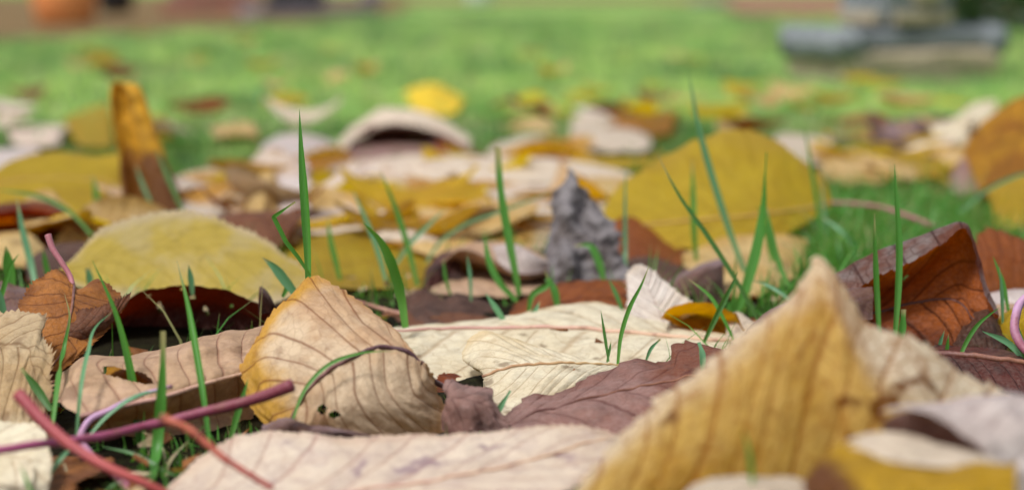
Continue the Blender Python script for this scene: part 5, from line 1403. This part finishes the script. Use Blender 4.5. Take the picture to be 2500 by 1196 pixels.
# dry wisps in the dark gap between the stalks
for lb, pts in [('dry split wisp of grass in the gap behind the thin orange red stalk', [(398, 1190, .545), (405, 1140, .547), (398, 1095, .55), (388, 1070, .552)]),
                ('dry forked wisp beside the edge of the large flat pale leaf', [(405, 1160, .543), (425, 1110, .546), (460, 1075, .55)]),
                ('dry curled wisp below the red stalk', [(150, 1200, .53), (165, 1160, .532), (155, 1130, .535), (140, 1140, .537)]),
                ('dry straw lying under the red stalk', [(185, 1165, .535), (240, 1160, .537), (300, 1158, .54)])]:
    B(pts, 11, lb, 'blade_dry')


# lawn grass: nobody could count it
cell = 0.003
x0, x1, y0, y1 = -0.8, 0.8, 0.3, 2.2
nxc, nyc = int((x1 - x0) / cell), int((y1 - y0) / cell)
ZMIN = np.full((nxc, nyc), 9.0)
for L_ in LEAFV:
    m_ = (L_[:, 0] > x0) & (L_[:, 0] < x1) & (L_[:, 1] > y0) & (L_[:, 1] < y1)
    q = L_[m_]
    i, j = ((q[:, 0] - x0) / cell).astype(int), ((q[:, 1] - y0) / cell).astype(int)
    for di in (-1, 0, 1):
        for dj in (-1, 0, 1):
            np.minimum.at(ZMIN, (np.clip(i + di, 0, nxc - 1), np.clip(j + dj, 0, nyc - 1)), q[:, 2])


def zmin_at(x, y):
    i, j = ((x - x0) / cell).astype(int), ((y - y0) / cell).astype(int)
    ok_ = (i >= 0) & (i < nxc) & (j >= 0) & (j < nyc)
    r = np.full(x.shape, 9.0)
    r[ok_] = ZMIN[i[ok_], j[ok_]]
    return r


def lawn(name, n, yr, hr, wr, lean, mat, label, seed, xr=None, dens=None, seg=4, z0=0.0):
    r = np.random.RandomState(seed)
    y = np.sqrt(r.uniform(yr[0] ** 2, yr[1] ** 2, n))
    if xr is None:
        x = r.uniform(-1, 1, n) * (y * 0.32 + 0.03)
    else:
        x = r.uniform(xr[0], xr[1], n)
    keep = np.ones(n, bool)
    if dens is not None:
        keep &= r.uniform(0, 1, n) < dens(x, y)
    h = r.uniform(hr[0], hr[1], n) * (0.75 + 0.35 * wave(x, y, seed + 1, 5.0))
    az = r.uniform(0, 2 * math.pi, n)
    ln = h * np.abs(r.normal(0, lean, n))
    t = np.linspace(0, 1, seg)
    cx = x[:, None] + np.cos(az)[:, None] * ln[:, None] * t ** 1.8
    cy = y[:, None] + np.sin(az)[:, None] * ln[:, None] * t ** 1.8
    cz = z0 + h[:, None] * (t - 0.28 * np.clip(ln / h, 0, 1.5)[:, None] * t ** 2)
    for k in range(seg):
        keep &= cz[:, k] < zmin_at(cx[:, k], cy[:, k]) - 0.0006
    cx, cy, cz, az = cx[keep], cy[keep], cz[keep], az[keep]
    m_ = len(cx)
    rot = r.uniform(0, 2 * math.pi, m_)
    sxv, syv = np.cos(rot), np.sin(rot)
    w = r.uniform(wr[0], wr[1], m_)[:, None] * np.clip((1 - t) / 0.5, 0.06, 1)[None, :]
    A_ = np.stack([cx - sxv[:, None] * w, cy - syv[:, None] * w, cz], -1)
    B_ = np.stack([cx + sxv[:, None] * w, cy + syv[:, None] * w, cz], -1)
    V = np.stack([A_, B_], 2).reshape(-1, 3)          # m, seg, 2
    base = (np.arange(m_) * seg * 2)[:, None]
    k = np.arange(seg - 1)[None, :]
    q = base + k * 2
    Q = np.stack([q, q + 1, q + 3, q + 2], -1).reshape(-1, 4)
    rnd = r.uniform(0, 1, m_)
    At = np.stack([np.repeat(np.tile(t, m_), 2), np.repeat(rnd, seg * 2), np.tile([-1., 1.], m_ * seg)], -1)
    o = link(name, mesh_raw(name, V, Q, mat, {'blade': At}))
    return tag(o, label, None, None, 'stuff')


tuft = lambda x, y: np.clip(0.22 + 1.4 * np.exp(-((x - 0.19) / 0.10) ** 2 - ((y - 0.92) / 0.24) ** 2) + 0.35 * wave(x, y, 77, 7.0), 0.05, 1)
lawn('lawn_grass', 22000, (.42, .80), (.004, .013), (.0003, .0006), .9, M['grass'], 'short dark grass under the near leaves', 51)
lawn('lawn_grass', 2600, (.50, .86), (.010, .026), (.0004, .0009), .5, M['grass'], 'sparse taller grass between the near leaves', 52, None, lambda x, y: np.clip(.35 + .6 * wave(x, y, 70, 9.0), .02, 1))
lawn('lawn_grass', 24000, (.78, 1.3), (.006, .017), (.0004, .0009), .7, M['grass'], 'short grass between the fallen leaves', 53)
lawn('lawn_grass', 40000, (1.15, 1.75), (.006, .016), (.0005, .0011), .6, M['grass_far'], 'blurred green grass among the drift of leaves', 57)
lawn('lawn_grass', 17000, (.78, 1.7), (.016, .038), (.0005, .0012), .5, M['grass'], 'taller grass in tufts between the fallen leaves', 54, None, tuft)
lawn('lawn_grass', 30000, (1.6, 3.0), (.012, .032), (.0009, .0018), .6, M['grass_far'], 'blurred bright grass of the far lawn', 55)
lawn('lawn_grass', 42000, (2.9, 6.2), (.015, .036), (.0016, .0034), .6, M['grass_far'], 'bright grass reaching back to the paving', 56, None,
     lambda x, y: np.where((x < -.08 * y - 0.1) & (y > 3.72 + (x + 1.1) * 3.0), 0.0, 1.0))

M['tuft_lime'] = grass_mat('grass_tuft_lime', 'a4c45c', 'c4e478', 'd4e894', 'd0c490', 0.12, 0.6, tcol='d0f080')  # lime colour stands in for light on the middle of the lawn
M['tuft_dark'] = grass_mat('grass_tuft_dark', '2c5a2a', '2f7038', '447a48', '7c7450', 0.05, 0.25)
M['tuft_straw'] = grass_mat('grass_tuft_straw', '9a8c60', 'b4a878', '8a9a5c', 'c0b088', 0.3, 0.35)


def tufts(n, per, yr, hr, wr, rad, mat, label, seed, ok=None):
    r = np.random.RandomState(seed)
    cy = np.sqrt(r.uniform(yr[0] ** 2, yr[1] ** 2, n))
    cx = r.uniform(-1, 1, n) * (cy * 0.31)
    if ok is not None:
        k_ = ok(cx, cy)
        cx, cy = cx[k_], cy[k_]
        n = len(cx)
    hh = r.uniform(hr[0], hr[1], n)
    x = np.repeat(cx, per) + r.normal(0, 1, n * per) * np.repeat(r.uniform(.5, 1.3, n), per) * rad * 1.7
    y = np.repeat(cy, per) + r.normal(0, 1, n * per) * rad
    d_ = np.hypot((x - np.repeat(cx, per)) / (rad * 1.7), (y - np.repeat(cy, per)) / rad)
    h = np.repeat(hh, per) * r.uniform(.55, 1.1, n * per) * np.exp(-(d_ / 2.0) ** 2)
    az = r.uniform(0, 6.283, n * per)
    ln = h * np.abs(r.normal(0, .55, n * per))
    t = np.linspace(0, 1, 4)
    X = x[:, None] + np.cos(az)[:, None] * ln[:, None] * t ** 1.8
    Y = y[:, None] + np.sin(az)[:, None] * ln[:, None] * t ** 1.8
    Z = h[:, None] * (t - .25 * t ** 2)
    rot = r.uniform(0, 6.283, n * per)
    w = r.uniform(wr[0], wr[1], n * per)[:, None] * np.clip((1 - t) / .5, .06, 1)[None, :]
    A_ = np.stack([X - np.cos(rot)[:, None] * w, Y - np.sin(rot)[:, None] * w, Z], -1)
    B_ = np.stack([X + np.cos(rot)[:, None] * w, Y + np.sin(rot)[:, None] * w, Z], -1)
    V = np.stack([A_, B_], 2).reshape(-1, 3)
    m_ = n * per
    q = (np.arange(m_) * 8)[:, None] + np.arange(3)[None, :] * 2
    Q = np.stack([q, q + 1, q + 3, q + 2], -1).reshape(-1, 4)
    At = np.stack([np.repeat(np.tile(t, m_), 2), np.repeat(r.uniform(0, 1, m_), 8), np.tile([-1., 1.], m_ * 4)], -1)
    tag(link('grass_tufts', mesh_raw('grass_tufts', V, Q, mat, {'blade': At})), label, None, None, 'stuff')


on_lawn = lambda x, y: ~((x < -.08 * y - 0.1) & (y > 3.72 + (x + 1.1) * 3.0))
off_stone = lambda x, y: on_lawn(x, y) & ~((x > .36) & (x < .75) & (y > 2.2) & (y < 3.0))
tufts(300, 90, (1.75, 4.6), (.022, .045), (.001, .0024), .030, M['tuft_lime'], 'yellow green tufts standing in the far lawn', 81, off_stone)
tufts(260, 90, (2.2, 6.0), (.025, .050), (.001, .0024), .034, M['tuft_dark'], 'darker green tufts standing in the far lawn', 82, off_stone)
tufts(150, 70, (2.0, 6.4), (.018, .040), (.001, .0024), .030, M['tuft_straw'], 'straw coloured tufts standing in the far lawn', 83, off_stone)
edge_ = lambda x, y: (x < -.08 * y) & (y > 3.5 + (x + 1.1) * 3.0) & (y < 4.3 + (x + 1.1) * 3.0)
tufts(700, 30, (3.2, 6.0), (.010, .032), (.001, .0024), .03, M['tuft_straw'], 'straw and moss along the edge of the path', 84, edge_)
tufts(260, 40, (3.2, 6.0), (.012, .036), (.001, .0024), .03, M['tuft_dark'], 'ragged grass along the edge of the path', 85, edge_)
fine = lambda x, y: np.clip(.30 + .75 * wave(x, y, 90, 8.0), .02, 1)
lawn('lawn_grass', 6500, (.66, 1.35), (.018, .046), (.00025, .0006), .42, M['grass'], 'fine thin blades standing between the fallen leaves', 91, None, fine)

# crumbs of leaf and straw on the thatch
r = np.random.RandomState(95)
n = 2600
y = np.sqrt(r.uniform(.45 ** 2, 1.25 ** 2, n))
x = r.uniform(-1, 1, n) * y * .31
sz = r.uniform(.0012, .0042, n)
z = r.uniform(.004, .010, n)
z = np.minimum(z, zmin_at(x, y) - .002)
x, y, z, sz = [q_[z > .001] for q_ in (x, y, z, sz)]
n = len(x)
a = r.uniform(0, 6.283, n)
asp = r.uniform(.15, .8, n)
tl = r.uniform(-.004, .004, (n, 4)) * (sz / .004)[:, None]
cs, sn = np.cos(a), np.sin(a)
crn = []
for k, (dx, dy) in enumerate([(-1, -.8), (1, -1), (.8, 1), (-.9, .7)]):
    crn.append(np.stack([x + (dx * cs - dy * asp * sn) * sz, y + (dx * sn + dy * asp * cs) * sz, np.maximum(z + tl[:, k], .001)], -1))
V = np.stack(crn, 1).reshape(-1, 3)
for k, (mk, lb) in enumerate([('brown', 'brown crumbs of dead leaf on the thatch'), ('paletan', 'pale crumbs of dead leaf and straw on the thatch')]):
    idx = np.arange(n)[k::2]
    Vk = V.reshape(-1, 4, 3)[idx].reshape(-1, 3)
    at_ = np.tile(np.array([[.2, .3, .3], [.4, .4, .5], [.3, .5, .6], [.2, .4, .4]]), (len(idx), 1))
    tag(link('leaf_crumbs', mesh_raw('leaf_crumbs', Vk, np.arange(4 * len(idx)).reshape(-1, 4), M[mk], {'vein': at_})), lb, None, None, 'stuff')

# tufts of fine grass where no leaf lies, denser beyond the rusty leaf
M['tuft_fine'] = grass_mat('grass_tuft_fine', '4a7a2c', '2f8420', '58a03c', 'a09860', 0.08, 0.4)
open_ = lambda x, y: zmin_at(x, y) > 5
tufts(1700, 9, (.64, 1.2), (.014, .044), (.00025, .0006), .006, M['tuft_fine'], 'fine grass tufts in the gaps between leaves', 101, open_)
tufts(3400, 9, (.80, 1.15), (.022, .052), (.00025, .0006), .007, M['tuft_fine'], 'dense fine grass beyond the rusty leaf', 102, lambda x, y: open_(x, y) & (x > .12) & (x < .36))
tufts(230, 90, (2.0, 5.2), (.022, .045), (.001, .0024), .034, M['tuft_dark'], 'darker grass patch behind the rolled standing leaf', 103, lambda x, y: on_lawn(x, y) & (x < -.12 * y))

tufts(260, 3, (.50, 1.1), (.012, .034), (.0003, .0007), .006, M['blade_dry'], 'dry straw blades among the grass between leaves', 104, open_)
